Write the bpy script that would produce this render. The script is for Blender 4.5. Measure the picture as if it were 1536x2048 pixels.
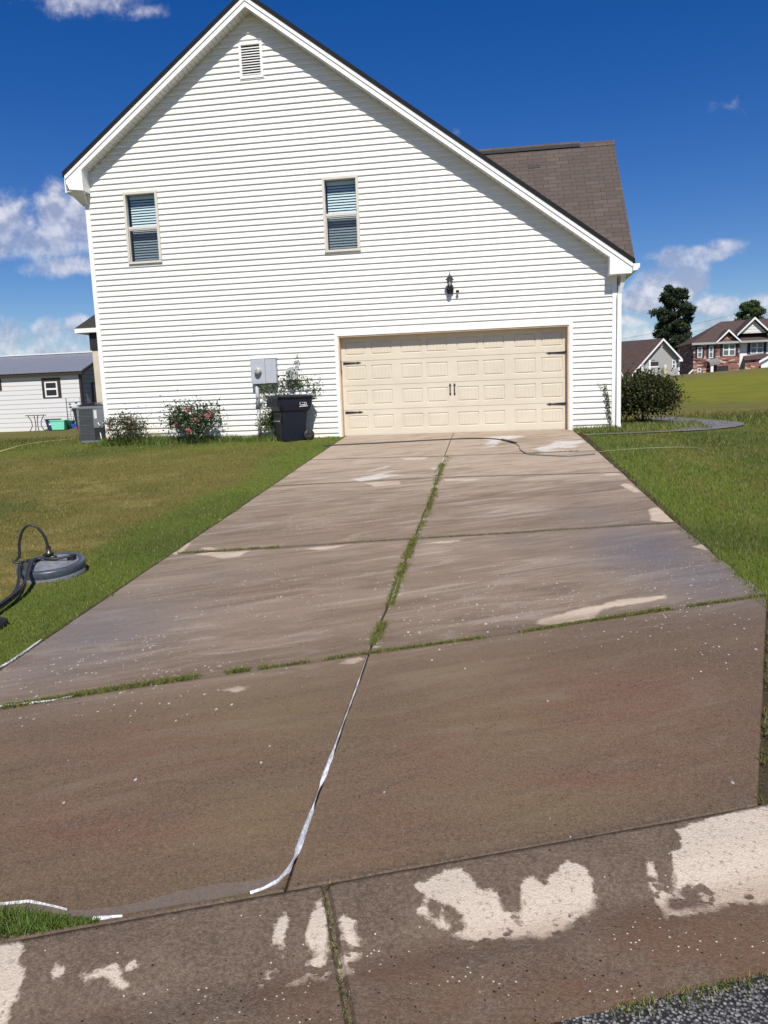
import bpy, math, random
import numpy as np
from mathutils import Matrix, Vector

for o in list(bpy.data.objects): bpy.data.objects.remove(o)
S = bpy.context.scene
COL = S.collection
rad = math.radians
# ------------------------------------------------------------------ camera
CAM = np.array([3.162, -16.394, 0.726]); F = 1500.0
YAW, PITCH, ROLL = -0.13981, 0.14755, -0.03772
def _rot(yaw, pitch, roll):
    cy, sy = math.cos(yaw), math.sin(yaw)
    f = np.array([sy, cy, 0]); r = np.array([cy, -sy, 0]); u = np.array([0, 0, 1.])
    cp, sp = math.cos(pitch), math.sin(pitch)
    f2 = cp*f - sp*u; u2 = sp*f + cp*u
    cr, sr = math.cos(roll), math.sin(roll)
    return cr*r + sr*u2, -sr*r + cr*u2, f2
RT, UP, FW = _rot(YAW, PITCH, ROLL)
cd = bpy.data.cameras.new('camera'); co = bpy.data.objects.new('camera', cd); COL.objects.link(co)
cd.sensor_fit = 'VERTICAL'; cd.sensor_height = 36; cd.lens = 36*F/2048; cd.clip_start = .05; cd.clip_end = 5000
mw = Matrix.Identity(4)
for i in range(3):
    mw[i][0] = RT[i]; mw[i][1] = UP[i]; mw[i][2] = -FW[i]; mw[i][3] = CAM[i]
co.matrix_world = mw; S.camera = co
S.render.resolution_x = 768; S.render.resolution_y = 1024

def raydir(x, y):
    return RT*(x-768)/F - UP*(y-1024)/F + FW
def atY(x, y, Y):            # point of a sight line at depth Y (used to take measurements off the survey photo)
    d = raydir(x, y); t = (Y-CAM[1])/d[1]; return CAM + t*d
SL, Z0 = .07, -.03
def gp(x, y):                # where a sight line meets the sloping front yard
    d = raydir(x, y); t = (Z0+SL*CAM[1]-CAM[2])/(d[2]-SL*d[1]); p = CAM+t*d; return float(p[0]), float(p[1])

# ------------------------------------------------------------------ light
SUN_EL = 50; SUN_DX = .12
sd = bpy.data.lights.new('sun', 'SUN'); so = bpy.data.objects.new('sun', sd); COL.objects.link(so)
sd.energy = 5.0; sd.angle = rad(.53); sd.color = (1, .95, .88)
tosun = Vector((SUN_DX, -math.cos(rad(SUN_EL)), math.sin(rad(SUN_EL)))).normalized()
so.rotation_euler = tosun.to_track_quat('Z', 'Y').to_euler(); so.location = (0, -20, 30)
S.view_settings.view_transform = 'Standard'; S.view_settings.look = 'None'
S.view_settings.exposure = 0.15; S.view_settings.gamma = 1
S.render.engine = 'CYCLES'

W = bpy.data.worlds.new('World'); S.world = W; W.use_nodes = True
nt = W.node_tree; nt.nodes.clear()
class NB:                    # tiny node builder
    def __init__(s, nt): s.nt = nt
    def n(s, t, **kw):
        nd = s.nt.nodes.new(t)
        for k, v in kw.items(): setattr(nd, k, v)
        return nd
    def inp(s, sock, v):
        if isinstance(v, bpy.types.NodeSocket): s.nt.links.new(v, sock)
        elif v is not None: sock.default_value = v
    def m(s, op, a, b=None, c=None, clamp=False):
        nd = s.n('ShaderNodeMath', operation=op, use_clamp=clamp)
        s.inp(nd.inputs[0], a)
        if b is not None: s.inp(nd.inputs[1], b)
        if c is not None: s.inp(nd.inputs[2], c)
        return nd.outputs[0]
    def mr(s, v, a, b, c=0., d=1., interp='LINEAR'):
        nd = s.n('ShaderNodeMapRange', interpolation_type=interp)
        for i, q in enumerate((v, a, b, c, d)): s.inp(nd.inputs[i], q)
        return nd.outputs[0]
    def mix(s, f, a, b, blend='MIX'):
        nd = s.n('ShaderNodeMix', data_type='RGBA', blend_type=blend)
        s.inp(nd.inputs[0], f)
        s.inp(nd.inputs[6], a if isinstance(a, bpy.types.NodeSocket) else (*a, 1))
        s.inp(nd.inputs[7], b if isinstance(b, bpy.types.NodeSocket) else (*b, 1))
        return nd.outputs[2]
    def noise(s, vec, scale, detail=4, rough=.55, dist=0):
        nd = s.n('ShaderNodeTexNoise')
        if vec is not None: s.inp(nd.inputs['Vector'], vec)
        nd.inputs['Scale'].default_value = scale; nd.inputs['Detail'].default_value = detail
        nd.inputs['Roughness'].default_value = rough; nd.inputs['Distortion'].default_value = dist
        return nd.outputs['Fac']
    def mapv(s, vec, scale=(1, 1, 1), rot=(0, 0, 0), loc=(0, 0, 0)):
        nd = s.n('ShaderNodeMapping'); s.inp(nd.inputs['Vector'], vec)
        nd.inputs['Scale'].default_value = scale; nd.inputs['Rotation'].default_value = rot; nd.inputs['Location'].default_value = loc
        return nd.outputs[0]
    def obj(s): return s.n('ShaderNodeTexCoord').outputs['Object']
    def attr(s, name): return s.n('ShaderNodeAttribute', attribute_name=name).outputs['Fac']
    def attrc(s, name): return s.n('ShaderNodeAttribute', attribute_name=name).outputs['Color']
    def xyz(s, v): nd = s.n('ShaderNodeSeparateXYZ'); s.inp(nd.inputs[0], v); return nd.outputs
    def comb(s, x, y, z):
        nd = s.n('ShaderNodeCombineXYZ'); s.inp(nd.inputs[0], x); s.inp(nd.inputs[1], y); s.inp(nd.inputs[2], z); return nd.outputs[0]

b = NB(nt)
sky = b.n('ShaderNodeTexSky', sky_type='NISHITA'); sky.sun_disc = False
sky.sun_elevation = rad(SUN_EL); sky.sun_rotation = rad(180-10)
sky.air_density = 1.0; sky.dust_density = .35; sky.ozone_density = 3.0; sky.altitude = 200
hs = b.n('ShaderNodeHueSaturation'); hs.inputs['Hue'].default_value = .518; hs.inputs['Saturation'].default_value = 1.42; hs.inputs['Value'].default_value = 1.68
nt.links.new(sky.outputs[0], hs.inputs['Color'])
tc = b.n('ShaderNodeTexCoord').outputs['Generated']
X, Y, Z = b.xyz(tc)
Ys = b.m('MAXIMUM', Y, .05)
U = b.m('DIVIDE', X, Ys); V = b.m('DIVIDE', Z, Ys)
uv = b.comb(U, V, 0)
n1 = b.noise(uv, 9, 7, .6); n2 = b.noise(b.mapv(uv, loc=(3.1, 7.7, 0)), 26, 5, .6)
n3 = b.noise(b.mapv(uv, scale=(1, 2.2, 1), loc=(9, 1, 0)), 7, 5, .6)
clouds = [(190, -12, 130, 34, .55), (300, 26, 45, 16, .35),
 (25, 445, 75, 55, .75), (112, 430, 52, 62, .95), (170, 425, 48, 72, 1.1), (95, 482, 190, 34, .85), (150, 528, 110, 20, .6),
 (95, 660, 42, 30, .95), (155, 655, 36, 28, .9), (20, 672, 60, 36, .8), (90, 702, 170, 26, .5), (60, 728, 200, 16, .3),
 (1410, 508, 78, 13, .8), (1455, 494, 34, 15, .8), (1345, 520, 26, 20, .8), (1372, 562, 38, 42, 1.0), (1322, 580, 46, 36, 1.1), (1285, 606, 48, 30, 1.0), (1255, 640, 60, 20, .7),
 (1425, 615, 62, 22, .8), (1440, 650, 90, 26, .65), (1530, 612, 40, 22, .9), (1300, 668, 80, 20, .6), (1400, 690, 60, 22, .45), (1455, 212, 34, 18, .38), (915, 264, 14, 10, .3)]
field = None
for (cx, cy, rx, ry, st) in clouds:
    d = raydir(cx, cy); u0, v0 = d[0]/d[1], d[2]/d[1]
    du = b.m('MULTIPLY', b.m('SUBTRACT', U, float(u0)), F/rx)
    dv = b.m('MULTIPLY', b.m('SUBTRACT', V, float(v0)), F/ry)
    r = b.m('SQRT', b.m('ADD', b.m('MULTIPLY', du, du), b.m('MULTIPLY', dv, dv)))
    f = b.m('MULTIPLY', b.m('SUBTRACT', 1.4, r), st*1.15)
    field = f if field is None else b.m('MAXIMUM', field, f)
nz = b.m('ADD', b.m('MULTIPLY', b.m('SUBTRACT', n1, .5), 2.2), b.m('MULTIPLY', b.m('SUBTRACT', n2, .5), 1.3))
dens = b.mr(b.m('ADD', field, nz), .05, .95, 0, 1, 'SMOOTHSTEP')
# billow relief: difference between the noise here and a little higher up
n1u = b.noise(b.mapv(uv, loc=(0, .012, 0)), 9, 7, .6)
n2u = b.noise(b.mapv(uv, loc=(3.1, 7.712, 0)), 26, 5, .6)
rel = b.m('ADD', b.m('MULTIPLY', b.m('SUBTRACT', n1, n1u), 6.0), b.m('MULTIPLY', b.m('SUBTRACT', n2, n2u), 2.5))
lit = b.m('ADD', b.m('ADD', b.mr(n3, .35, .7, .15, .75), rel), 0.0, clamp=True)
ccol = b.mix(lit, (7.2, 7.9, 10.6), (15.0, 14.9, 16.0))
skyc = hs.outputs[0]
out = b.mix(b.m('MULTIPLY', dens, b.mr(n3, .3, .7, .55, .92)), skyc, ccol)
bg = b.n('ShaderNodeBackground'); nt.links.new(out, bg.inputs[0]); bg.inputs[1].default_value = .050
wo = b.n('ShaderNodeOutputWorld'); nt.links.new(bg.outputs[0], wo.inputs[0])

# ------------------------------------------------------------------ helpers
rng = np.random.default_rng(7); random.seed(7)
def tag(o, label=None, cat=None, group=None, kind=None):
    if label: o['label'] = label
    if cat: o['category'] = cat
    if group: o['group'] = group
    if kind: o['kind'] = kind
    return o
def empty(name, loc=(0, 0, 0), rz=0):
    o = bpy.data.objects.new(name, None); COL.objects.link(o); o.location = loc; o.rotation_euler = (0, 0, rz); o.empty_display_size = .2
    return o
def vnoise(x, y, seed=0):
    xi = np.floor(x).astype(np.int64); yi = np.floor(y).astype(np.int64); xf = x-xi; yf = y-yi
    def h(a, c):
        n = (a*374761393 + c*668265263 + seed*974711) & 0xffffffff
        n = ((n ^ (n >> 13))*1274126177) & 0xffffffff
        return ((n ^ (n >> 16)) & 0xffff)/65535.
    u = xf*xf*(3-2*xf); v = yf*yf*(3-2*yf)
    return (h(xi, yi)*(1-u)+h(xi+1, yi)*u)*(1-v)+(h(xi, yi+1)*(1-u)+h(xi+1, yi+1)*u)*v
def fbm(x, y, seed=0, oct=4):
    s = 0; a = .5; t = 0
    for i in range(oct):
        s = s+a*vnoise(x*2**i, y*2**i, seed+i); t += a; a *= .5
    return s/t
class MB:
    def __init__(s): s.v = []; s.f = []; s.sm = []
    def add(s, vs, fs, smooth=False):
        k = len(s.v); s.v += [tuple(map(float, q)) for q in vs]; s.f += [tuple(i+k for i in f) for f in fs]; s.sm += [smooth]*len(fs)
        return s
    def box(s, x0, x1, y0, y1, z0, z1):
        return s.add([(x0,y0,z0),(x1,y0,z0),(x1,y1,z0),(x0,y1,z0),(x0,y0,z1),(x1,y0,z1),(x1,y1,z1),(x0,y1,z1)],
            [(0,3,2,1),(4,5,6,7),(0,1,5,4),(1,2,6,5),(2,3,7,6),(3,0,4,7)])
    def taper(s, x0, x1, y0, y1, z0, X0, X1, Y0, Y1, z1):
        return s.add([(x0,y0,z0),(x1,y0,z0),(x1,y1,z0),(x0,y1,z0),(X0,Y0,z1),(X1,Y0,z1),(X1,Y1,z1),(X0,Y1,z1)],
            [(0,3,2,1),(4,5,6,7),(0,1,5,4),(1,2,6,5),(2,3,7,6),(3,0,4,7)])
    def prism(s, poly, off):            # polygon (3-D points) extruded by vector
        n = len(poly); off = np.array(off, float)
        vs = [tuple(p) for p in poly]+[tuple(np.array(p, float)+off) for p in poly]
        return s.add(vs, [tuple(range(n))[::-1], tuple(range(n, 2*n))]+[(i, (i+1) % n, n+(i+1) % n, n+i) for i in range(n)])
    def tube(s, pts, r, n=8, cap=True):
        pts = [Vector(p) for p in pts]; rs = r if isinstance(r, (list, tuple)) else [r]*len(pts)
        vs = []; fs = []; up = None
        for i, p in enumerate(pts):
            t = (pts[min(i+1, len(pts)-1)]-pts[max(i-1, 0)]).normalized()
            if up is None:
                up = Vector((0, 0, 1)) if abs(t.z) < .9 else Vector((1, 0, 0))
            a = t.cross(up).normalized(); c = a.cross(t).normalized(); up = c
            for k in range(n):
                th = 2*math.pi*k/n; vs.append(tuple(p+(a*math.cos(th)+c*math.sin(th))*rs[i]))
        for i in range(len(pts)-1):
            for k in range(n):
                fs.append((i*n+k, i*n+(k+1) % n, (i+1)*n+(k+1) % n, (i+1)*n+k))
        k0 = len(s.v); s.add(vs, fs, True)
        if cap: s.f += [tuple(k0+i for i in range(n))[::-1], tuple(k0+(len(pts)-1)*n+i for i in range(n))]; s.sm += [False, False]
        return s
    def lathe(s, prof, c=(0, 0, 0), n=24, axis='z'):
        vs = []; fs = []
        for (r, h) in prof:
            for k in range(n):
                th = 2*math.pi*k/n; a, e = r*math.cos(th), r*math.sin(th)
                p = (a, e, h) if axis == 'z' else ((a, -h, e) if axis == 'y' else (h, a, e))
                vs.append((p[0]+c[0], p[1]+c[1], p[2]+c[2]))
        for i in range(len(prof)-1):
            for k in range(n): fs.append((i*n+k, i*n+(k+1) % n, (i+1)*n+(k+1) % n, (i+1)*n+k))
        return s.add(vs, fs, True)
    def build(s, name, mat, parent=None, bevel=0):
        me = bpy.data.meshes.new(name); me.from_pydata(s.v, [], s.f); me.update()
        me.polygons.foreach_set('use_smooth', s.sm)
        me.materials.append(mat); o = bpy.data.objects.new(name, me); COL.objects.link(o)
        if parent: o.parent = parent
        if bevel:
            m = o.modifiers.new('bevel', 'BEVEL'); m.width = bevel; m.segments = 2; m.limit_method = 'ANGLE'
        return o
def npmesh(name, V, Fq, mat, parent=None, smooth=False, attrs=None, cols=None):
    V = np.asarray(V, np.float32); Fq = np.asarray(Fq, np.int32); k = Fq.shape[1]
    me = bpy.data.meshes.new(name)
    me.vertices.add(len(V)); me.vertices.foreach_set('co', V.ravel())
    me.loops.add(Fq.size); me.loops.foreach_set('vertex_index', Fq.ravel())
    me.polygons.add(len(Fq)); me.polygons.foreach_set('loop_start', np.arange(0, Fq.size, k, dtype=np.int32))
    me.polygons.foreach_set('use_smooth', np.full(len(Fq), smooth))
    me.update(calc_edges=True); me.validate()
    for nme, a in (attrs or {}).items():
        at = me.attributes.new(nme, 'FLOAT', 'POINT'); at.data.foreach_set('value', np.asarray(a, np.float32))
    for nme, a in (cols or {}).items():
        at = me.attributes.new(nme, 'FLOAT_COLOR', 'POINT'); c = np.ones((len(V), 4), np.float32); c[:, :3] = a
        at.data.foreach_set('color', c.ravel())
    me.materials.append(mat)
    o = bpy.data.objects.new(name, me); COL.objects.link(o)
    if parent: o.parent = parent
    return o
def mat(name, col=(.5, .5, .5), rough=.6, metal=0, spec=.5, var=0, vscale=6, bump=0, bscale=80, fn=None):
    m = bpy.data.materials.new(name); m.use_nodes = True; nt = m.node_tree
    p = nt.nodes['Principled BSDF']; q = NB(nt)
    p.inputs['Base Color'].default_value = (*col, 1); p.inputs['Roughness'].default_value = rough
    p.inputs['Metallic'].default_value = metal; p.inputs['Specular IOR Level'].default_value = spec
    if var:
        n = q.noise(q.obj(), vscale, 6, .6)
        c = q.mix(q.mr(n, .3, .7), tuple(k*(1-var) for k in col), tuple(min(1, k*(1+var)) for k in col))
        nt.links.new(c, p.inputs['Base Color'])
    if bump:
        n = q.noise(q.obj(), bscale, 4, .6); bm = q.n('ShaderNodeBump'); bm.inputs['Strength'].default_value = bump
        bm.inputs['Distance'].default_value = .01; nt.links.new(n, bm.inputs['Height']); nt.links.new(bm.outputs[0], p.inputs['Normal'])
    if fn: fn(q, p)
    return m
def setc(q, p, c): q.nt.links.new(c, p.inputs['Base Color'])
def bump(q, p, h, strength=.5, dist=.01):
    bm = q.n('ShaderNodeBump'); bm.inputs['Strength'].default_value = strength; bm.inputs['Distance'].default_value = dist
    q.inp(bm.inputs['Height'], h); q.nt.links.new(bm.outputs[0], p.inputs['Normal'])

# ------------------------------------------------------------------ materials
def f_siding(q, p):
    o = q.obj(); x, y, z = q.xyz(o)
    st = q.noise(q.mapv(o, scale=(.25, 1, 1.2)), 1.6, 6, .65)
    fine = q.noise(q.mapv(o, scale=(1.5, 1, 14)), 3, 4, .6)
    c = q.mix(q.mr(st, .42, .75), (.785, .78, .735), (.70, .695, .65))
    c = q.mix(q.mr(fine, .45, .8, 0, .35), c, (.68, .67, .60))
    low = q.m('MULTIPLY', q.mr(z, .65, .0), q.mr(q.noise(o, 2.2, 5, .6), .35, .7))
    c = q.mix(q.m('MULTIPLY', low, .55), c, (.66, .60, .40))
    # one panel in a few is a slightly different shade
    seam = q.noise(q.mapv(o, scale=(.28, 0, 4.2)), 1, 0, 0)
    c = q.mix(q.mr(seam, .55, .7, 0, .25), c, (.84, .84, .82))
    setc(q, p, c); bump(q, p, q.noise(q.mapv(o, scale=(.3, 1, 6)), 6, 4, .6), .25, .006)
M = {}
M['siding'] = mat('white_vinyl_siding', (.78, .78, .75), .45, fn=f_siding)
M['trim'] = mat('white_trim', (.80, .80, .77), .4, var=.06, vscale=3)
M['soffit'] = mat('soffit_vinyl', (.62, .61, .56), .5, var=.08, vscale=4)
M['almond'] = mat('window_vinyl', (.60, .56, .49), .45, var=.06, vscale=9)
M['door'] = mat('garage_door_paint', (.74, .63, .50), .42, fn=lambda q, p: (
    setc(q, p, q.mix(q.mr(q.noise(q.mapv(q.obj(), scale=(.6, 1, 1)), 2.2, 6, .6), .4, .75), (.62, .56, .445), (.56, .50, .395))),
    bump(q, p, q.noise(q.mapv(q.obj(), scale=(14, 1, 1)), 9, 3, .6), .12, .004)))
M['jamb'] = mat('tan_jamb', (.62, .47, .33), .6, var=.12, vscale=8)
M['black'] = mat('black_iron', (.015, .012, .012), .45, spec=.5)
M['rust'] = mat('rusty_bracket', (.10, .05, .035), .7, var=.4, vscale=40)
M['rubber'] = mat('black_rubber', (.02, .02, .022), .5)
M['dark'] = mat('dark_interior', (.02, .024, .03), .8)
M['blind'] = mat('blind_slats', (.62, .70, .70), .5)
def glassmat(name, tint, gl, rough=.02):
    m = bpy.data.materials.new(name); m.use_nodes = True; nt = m.node_tree; nt.nodes.clear(); q = NB(nt)
    tr = q.n('ShaderNodeBsdfTransparent'); tr.inputs[0].default_value = (*tint, 1)
    g = q.n('ShaderNodeBsdfGlossy'); g.inputs['Roughness'].default_value = rough; g.inputs[0].default_value = (.5, .52, .56, 1)
    mx = q.n('ShaderNodeMixShader'); mx.inputs[0].default_value = gl
    nt.links.new(tr.outputs[0], mx.inputs[1]); nt.links.new(g.outputs[0], mx.inputs[2])
    o = q.n('ShaderNodeOutputMaterial'); nt.links.new(mx.outputs[0], o.inputs[0]); return m
M['glass'] = glassmat('window_glass', (.88, .95, .96), .10)
M['screen'] = glassmat('insect_screen', (.60, .60, .62), .06, .4)
def f_shingle(q, p):
    x, y, z = q.xyz(q.obj())
    g = q.m('MULTIPLY', z, 1.32)
    br = q.n('ShaderNodeTexBrick'); q.inp(br.inputs['Vector'], q.comb(x, g, 0))
    br.offset = .37; br.inputs['Scale'].default_value = 1; br.inputs['Brick Width'].default_value = .31; br.inputs['Row Height'].default_value = .142
    br.inputs['Mortar Size'].default_value = .007; br.inputs['Color1'].default_value = (.085, .066, .056, 1)
    br.inputs['Color2'].default_value = (.125, .096, .08, 1); br.inputs['Mortar'].default_value = (.035, .028, .025, 1); br.inputs['Bias'].default_value = -.1
    n = q.noise(q.obj(), 1.3, 6, .7); n2 = q.noise(q.obj(), 160, 2, .5)
    c = q.mix(q.mr(n, .35, .7, 0, .6), br.outputs[0], (.065, .055, .05))
    c = q.mix(q.mr(n2, .4, .7, 0, .3), c, (.17, .14, .12))
    setc(q, p, c); bump(q, p, q.m('SUBTRACT', n2, q.m('MULTIPLY', br.outputs['Fac'], 2)), .6, .01)
M['shingle'] = mat('brown_shingles', rough=.9, spec=.2, fn=f_shingle)
M['shingle_dark'] = mat('dark_shingle_edge', (.007, .007, .008), .95, var=.3, vscale=30)
M['shingle_patch'] = mat('grey_shingle', (.045, .042, .042), .9, var=.3, vscale=30)
M['far_shingle'] = mat('far_brown_shingles', (.075, .05, .045), .9, spec=.2, fn=lambda q, p: setc(q, p, q.mix(q.mr(q.noise(q.mapv(q.obj(), scale=(1, 1, 6)), 1.2, 6, .7), .3, .7), (.062, .042, .038), (.095, .066, .058))))
def f_brick(w, h):
    def f(q, p):
        x, y, z = q.xyz(q.obj())
        br = q.n('ShaderNodeTexBrick'); q.inp(br.inputs['Vector'], q.comb(q.m('ADD', x, y), z, 0)); br.inputs['Scale'].default_value = 1
        br.inputs['Brick Width'].default_value = w; br.inputs['Row Height'].default_value = h; br.inputs['Mortar Size'].default_value = h*.12
        br.inputs['Color1'].default_value = (.16, .035, .025, 1); br.inputs['Color2'].default_value = (.30, .10, .07, 1); br.inputs['Mortar'].default_value = (.25, .2, .17, 1)
        wn = q.n('ShaderNodeTexVoronoi'); q.inp(wn.inputs['Vector'], q.mapv(q.obj(), scale=(1/w*.8, 1, 1/h*.8))); wn.inputs['Scale'].default_value = 1
        r = q.xyz(wn.outputs['Color'])[0]
        c = q.mix(q.mr(r, .82, .86), br.outputs[0], (.45, .33, .27)); c = q.mix(q.mr(r, .2, .16), c, (.07, .02, .02))
        setc(q, p, c)
    return f
M['brick'] = mat('red_brick', rough=.85, fn=f_brick(.21, .075))
M['far_brick'] = mat('far_red_brick', rough=.85, fn=f_brick(.5, .17))
M['grey_siding'] = mat('grey_siding', (.30, .30, .29), .6, fn=lambda q, p: setc(q, p, q.mix(q.mr(q.m('FRACT', q.m('MULTIPLY', q.xyz(q.obj())[2], 5.)), .8, .95), (.33, .33, .32), (.24, .24, .24))))
M['far_white'] = mat('far_white_paint', (.75, .75, .74), .5, var=.05)
M['far_dark'] = mat('far_dark_shutter', (.015, .014, .016), .6)
M['far_glass'] = mat('far_glass', (.10, .13, .15), .15)
M['concrete_curb'] = None
# grass / plants use colour attribute
def f_leaf(q, p):
    c = q.attrc('tint'); setc(q, p, c)
    q.nt.links.new(c, p.inputs['Base Color'])
    p.inputs['Specular IOR Level'].default_value = .25
def leafmat(name, rough=.55, transl=.3):
    m = bpy.data.materials.new(name); m.use_nodes = True; nt = m.node_tree; q = NB(nt); p = nt.nodes['Principled BSDF']
    c = q.attrc('tint'); nt.links.new(c, p.inputs['Base Color']); p.inputs['Roughness'].default_value = rough; p.inputs['Specular IOR Level'].default_value = .3
    t = q.n('ShaderNodeBsdfTranslucent'); nt.links.new(c, t.inputs[0]); mx = q.n('ShaderNodeMixShader'); mx.inputs[0].default_value = transl
    o = nt.nodes['Material Output']; nt.links.new(p.outputs[0], mx.inputs[1]); nt.links.new(t.outputs[0], mx.inputs[2]); nt.links.new(mx.outputs[0], o.inputs[0]); return m
M['leaf'] = leafmat('leaves'); M['grassb'] = leafmat('grass_blades', .6, .25); M['needle'] = leafmat('pine_needles', .7, .1)
M['bark'] = mat('bark', (.09, .06, .045), .9, var=.4, vscale=12)
M['stem'] = mat('green_stem', (.07, .09, .03), .8, var=.3, vscale=20)

# ------------------------------------------------------------------ ground
CURB = (2.4, -14.01); CS = .345
def curbY(X): return CURB[1]+(X-CURB[0])*CS
def asphY(X): return -14.45+(X-3.31)*CS
def hillz(X, Yv):
    zc = np.clip(2.05+(X-18.5)*.0462, .6, 4.5)
    t = np.clip((Yv-9)/66., 0, 1); s = 1.15*t-.15*t*t
    side = np.clip((X-2)/10., 0, 1); side = side*side*(3-2*side)
    t2 = np.clip((Yv-75)/25., 0, 1)
    return side*(zc*s-1.3*t2*t2*(3-2*t2))
def G(X, Yv):
    X = np.asarray(X, float); Yv = np.asarray(Yv, float)
    z = np.where(Yv < 0, Z0+SL*Yv, Z0+.05*(1-np.exp(-np.maximum(Yv, 0)/.7)))
    low = asphY(X)
    z = np.where(Yv < low-.3, Z0+SL*(low-.3)+.02*np.maximum(Yv-low+.3, -3), z)
    return z+hillz(X, Yv)
def lawncol(X, Yv):
    """colour of the turf: green beside the concrete and the house, olive and straw in the open lawn"""
    n = fbm(X*.55+3, Yv*.55+9, 3, 5); n2 = fbm(X*2.3, Yv*2.3, 11, 4); n3 = fbm(X*.35+30, Yv*.6, 21, 4)
    green = np.array([.125, .172, .030]); olive = np.array([.165, .148, .045]); straw = np.array([.36, .27, .13]); dk = np.array([.075, .105, .024])
    dl = np.where(X < 2.4, .05-X, X-5.07)
    band = np.clip(1-(dl-.55-(n-.5)*1.2)/.5, 0, 1)
    wall = np.clip(1-(-Yv-1.4)/1.0, 0, 1)*(Yv < 1.5)
    right = np.clip((X-4.8)/.6, 0, 1)*(Yv < 3)
    g = np.maximum(band, np.maximum(wall*.55, right*.62+(n2-.5)*1.1*right))
    g = np.clip(g+(n2-.5)*.7, 0, 1)[..., None]
    n4 = fbm(X*6, Yv*6, 71, 3); st = (.8*np.clip((n3-.52)*2.4+(n2-.5)*2.0+(n4-.5)*1.8, 0, 1))[..., None]*(1-g)
    c = olive*(1-st)+straw*st; c = c*(1-g)+green*g
    d = np.clip((n-.48)*3.4, 0, 1)[..., None]*.75; c = c*(1-d)+dk*d
    # far bank: yellow-green slope, dull strip at its foot, straw at its brow
    far = np.clip((Yv-3)/4, 0, 1)[..., None]
    bank = np.clip((Yv-12+(n2-.5)*3)/5, 0, 1); brow = np.clip((Yv-50+X*-.35+8+(n-.5)*20)/12, 0, 1)
    hc = np.array([.15, .14, .045])*(1-bank[..., None])+(np.array([.18, .185, .022])*(.7+.6*n2[..., None]))*bank[..., None]
    hc = hc*(1-brow[..., None]*.75)+np.array([.16, .125, .06])*brow[..., None]*.75
    return (c*np.array([.90, .88, .70]))*(1-far)+hc*far*1.08
def axis(parts):
    o = []
    for a, e, s in parts: o += list(np.arange(a, e, s))
    return np.array(o)
gx = axis([(-900, -60, 60), (-60, -16, 4), (-16, -.4, .16), (-.4, .32, .03), (.32, 4.0, .16), (4.0, 5.5, .05), (5.5, 14, .16), (14, 60, 1.2), (60, 120, 5), (120, 900.1, 60)])
gy = axis([(-60, -18, 4), (-18, 4, .16), (4, 16, .5), (16, 110, 1.4), (110, 200, 10), (200, 1600, 100)])
XX, YY = np.meshgrid(gx, gy); ZZ = G(XX, YY)
fp = (XX > -.25) & (XX < 5.35) & (YY < .3) & (YY > curbY(XX)-.1)
ZZ = ZZ-np.where((XX > .058) & (XX < 5.07) & (YY > -14.6) & (YY < .1), .024, 0)
ZZ = ZZ-np.where(YY < curbY(XX)-.02, .05, 0)+.0
ZZ += (fbm(XX*1.7, YY*1.7, 5)-.5)*.03*((XX < -.3) | (XX > 5.6))*(YY < 20)
ny, nx = XX.shape
Vg = np.stack([XX, YY, ZZ], -1).reshape(-1, 3); idx = np.arange(nx*ny).reshape(ny, nx)
Fg = np.stack([idx[:-1, :-1], idx[:-1, 1:], idx[1:, 1:], idx[1:, :-1]], -1).reshape(-1, 4)
cg = lawncol(XX, YY)
soil = ((XX > .04) & (XX < 5.11) & (YY < .1) & (YY > -14.7)) | (YY < curbY(XX)+.04)
cg[soil] = (.06, .045, .03)
def f_ground(q, p):
    o = q.obj(); c = q.attrc('tint')
    n = q.noise(o, 38, 4, .7); n2 = q.noise(q.mapv(o, scale=(1, .5, 1)), 5, 6, .7); n3 = q.noise(o, 110, 2, .6)
    y = q.xyz(o)[1]; nf = q.noise(q.mapv(o, scale=(.8, 1.6, 2)), 1.1, 8, .75)
    dark = q.mix(.5, c, (.02, .025, .008))
    c1 = q.mix(q.mr(n, .3, .62), dark, c)
    c1 = q.mix(q.mr(n3, .52, .75, 0, .3), c1, (.28, .25, .12))
    fl = q.mr(y, 3, 9)
    c2 = q.mix(q.mr(nf, .3, .7), q.mix(.45, c, (.04, .05, .01)), q.mix(.2, c, (.3, .27, .05)))
    setc(q, p, q.mix(fl, c1, c2))
    bump(q, p, q.m('ADD', n, q.m('MULTIPLY', nf, q.m('MULTIPLY', fl, 6))), .8, .03)
M['lawn'] = mat('lawn', rough=.95, spec=.1, fn=f_ground)
gnd = npmesh('ground', Vg, Fg, M['lawn'], smooth=True, cols={'tint': cg.reshape(-1, 3)}); tag(gnd, kind='structure')

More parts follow.
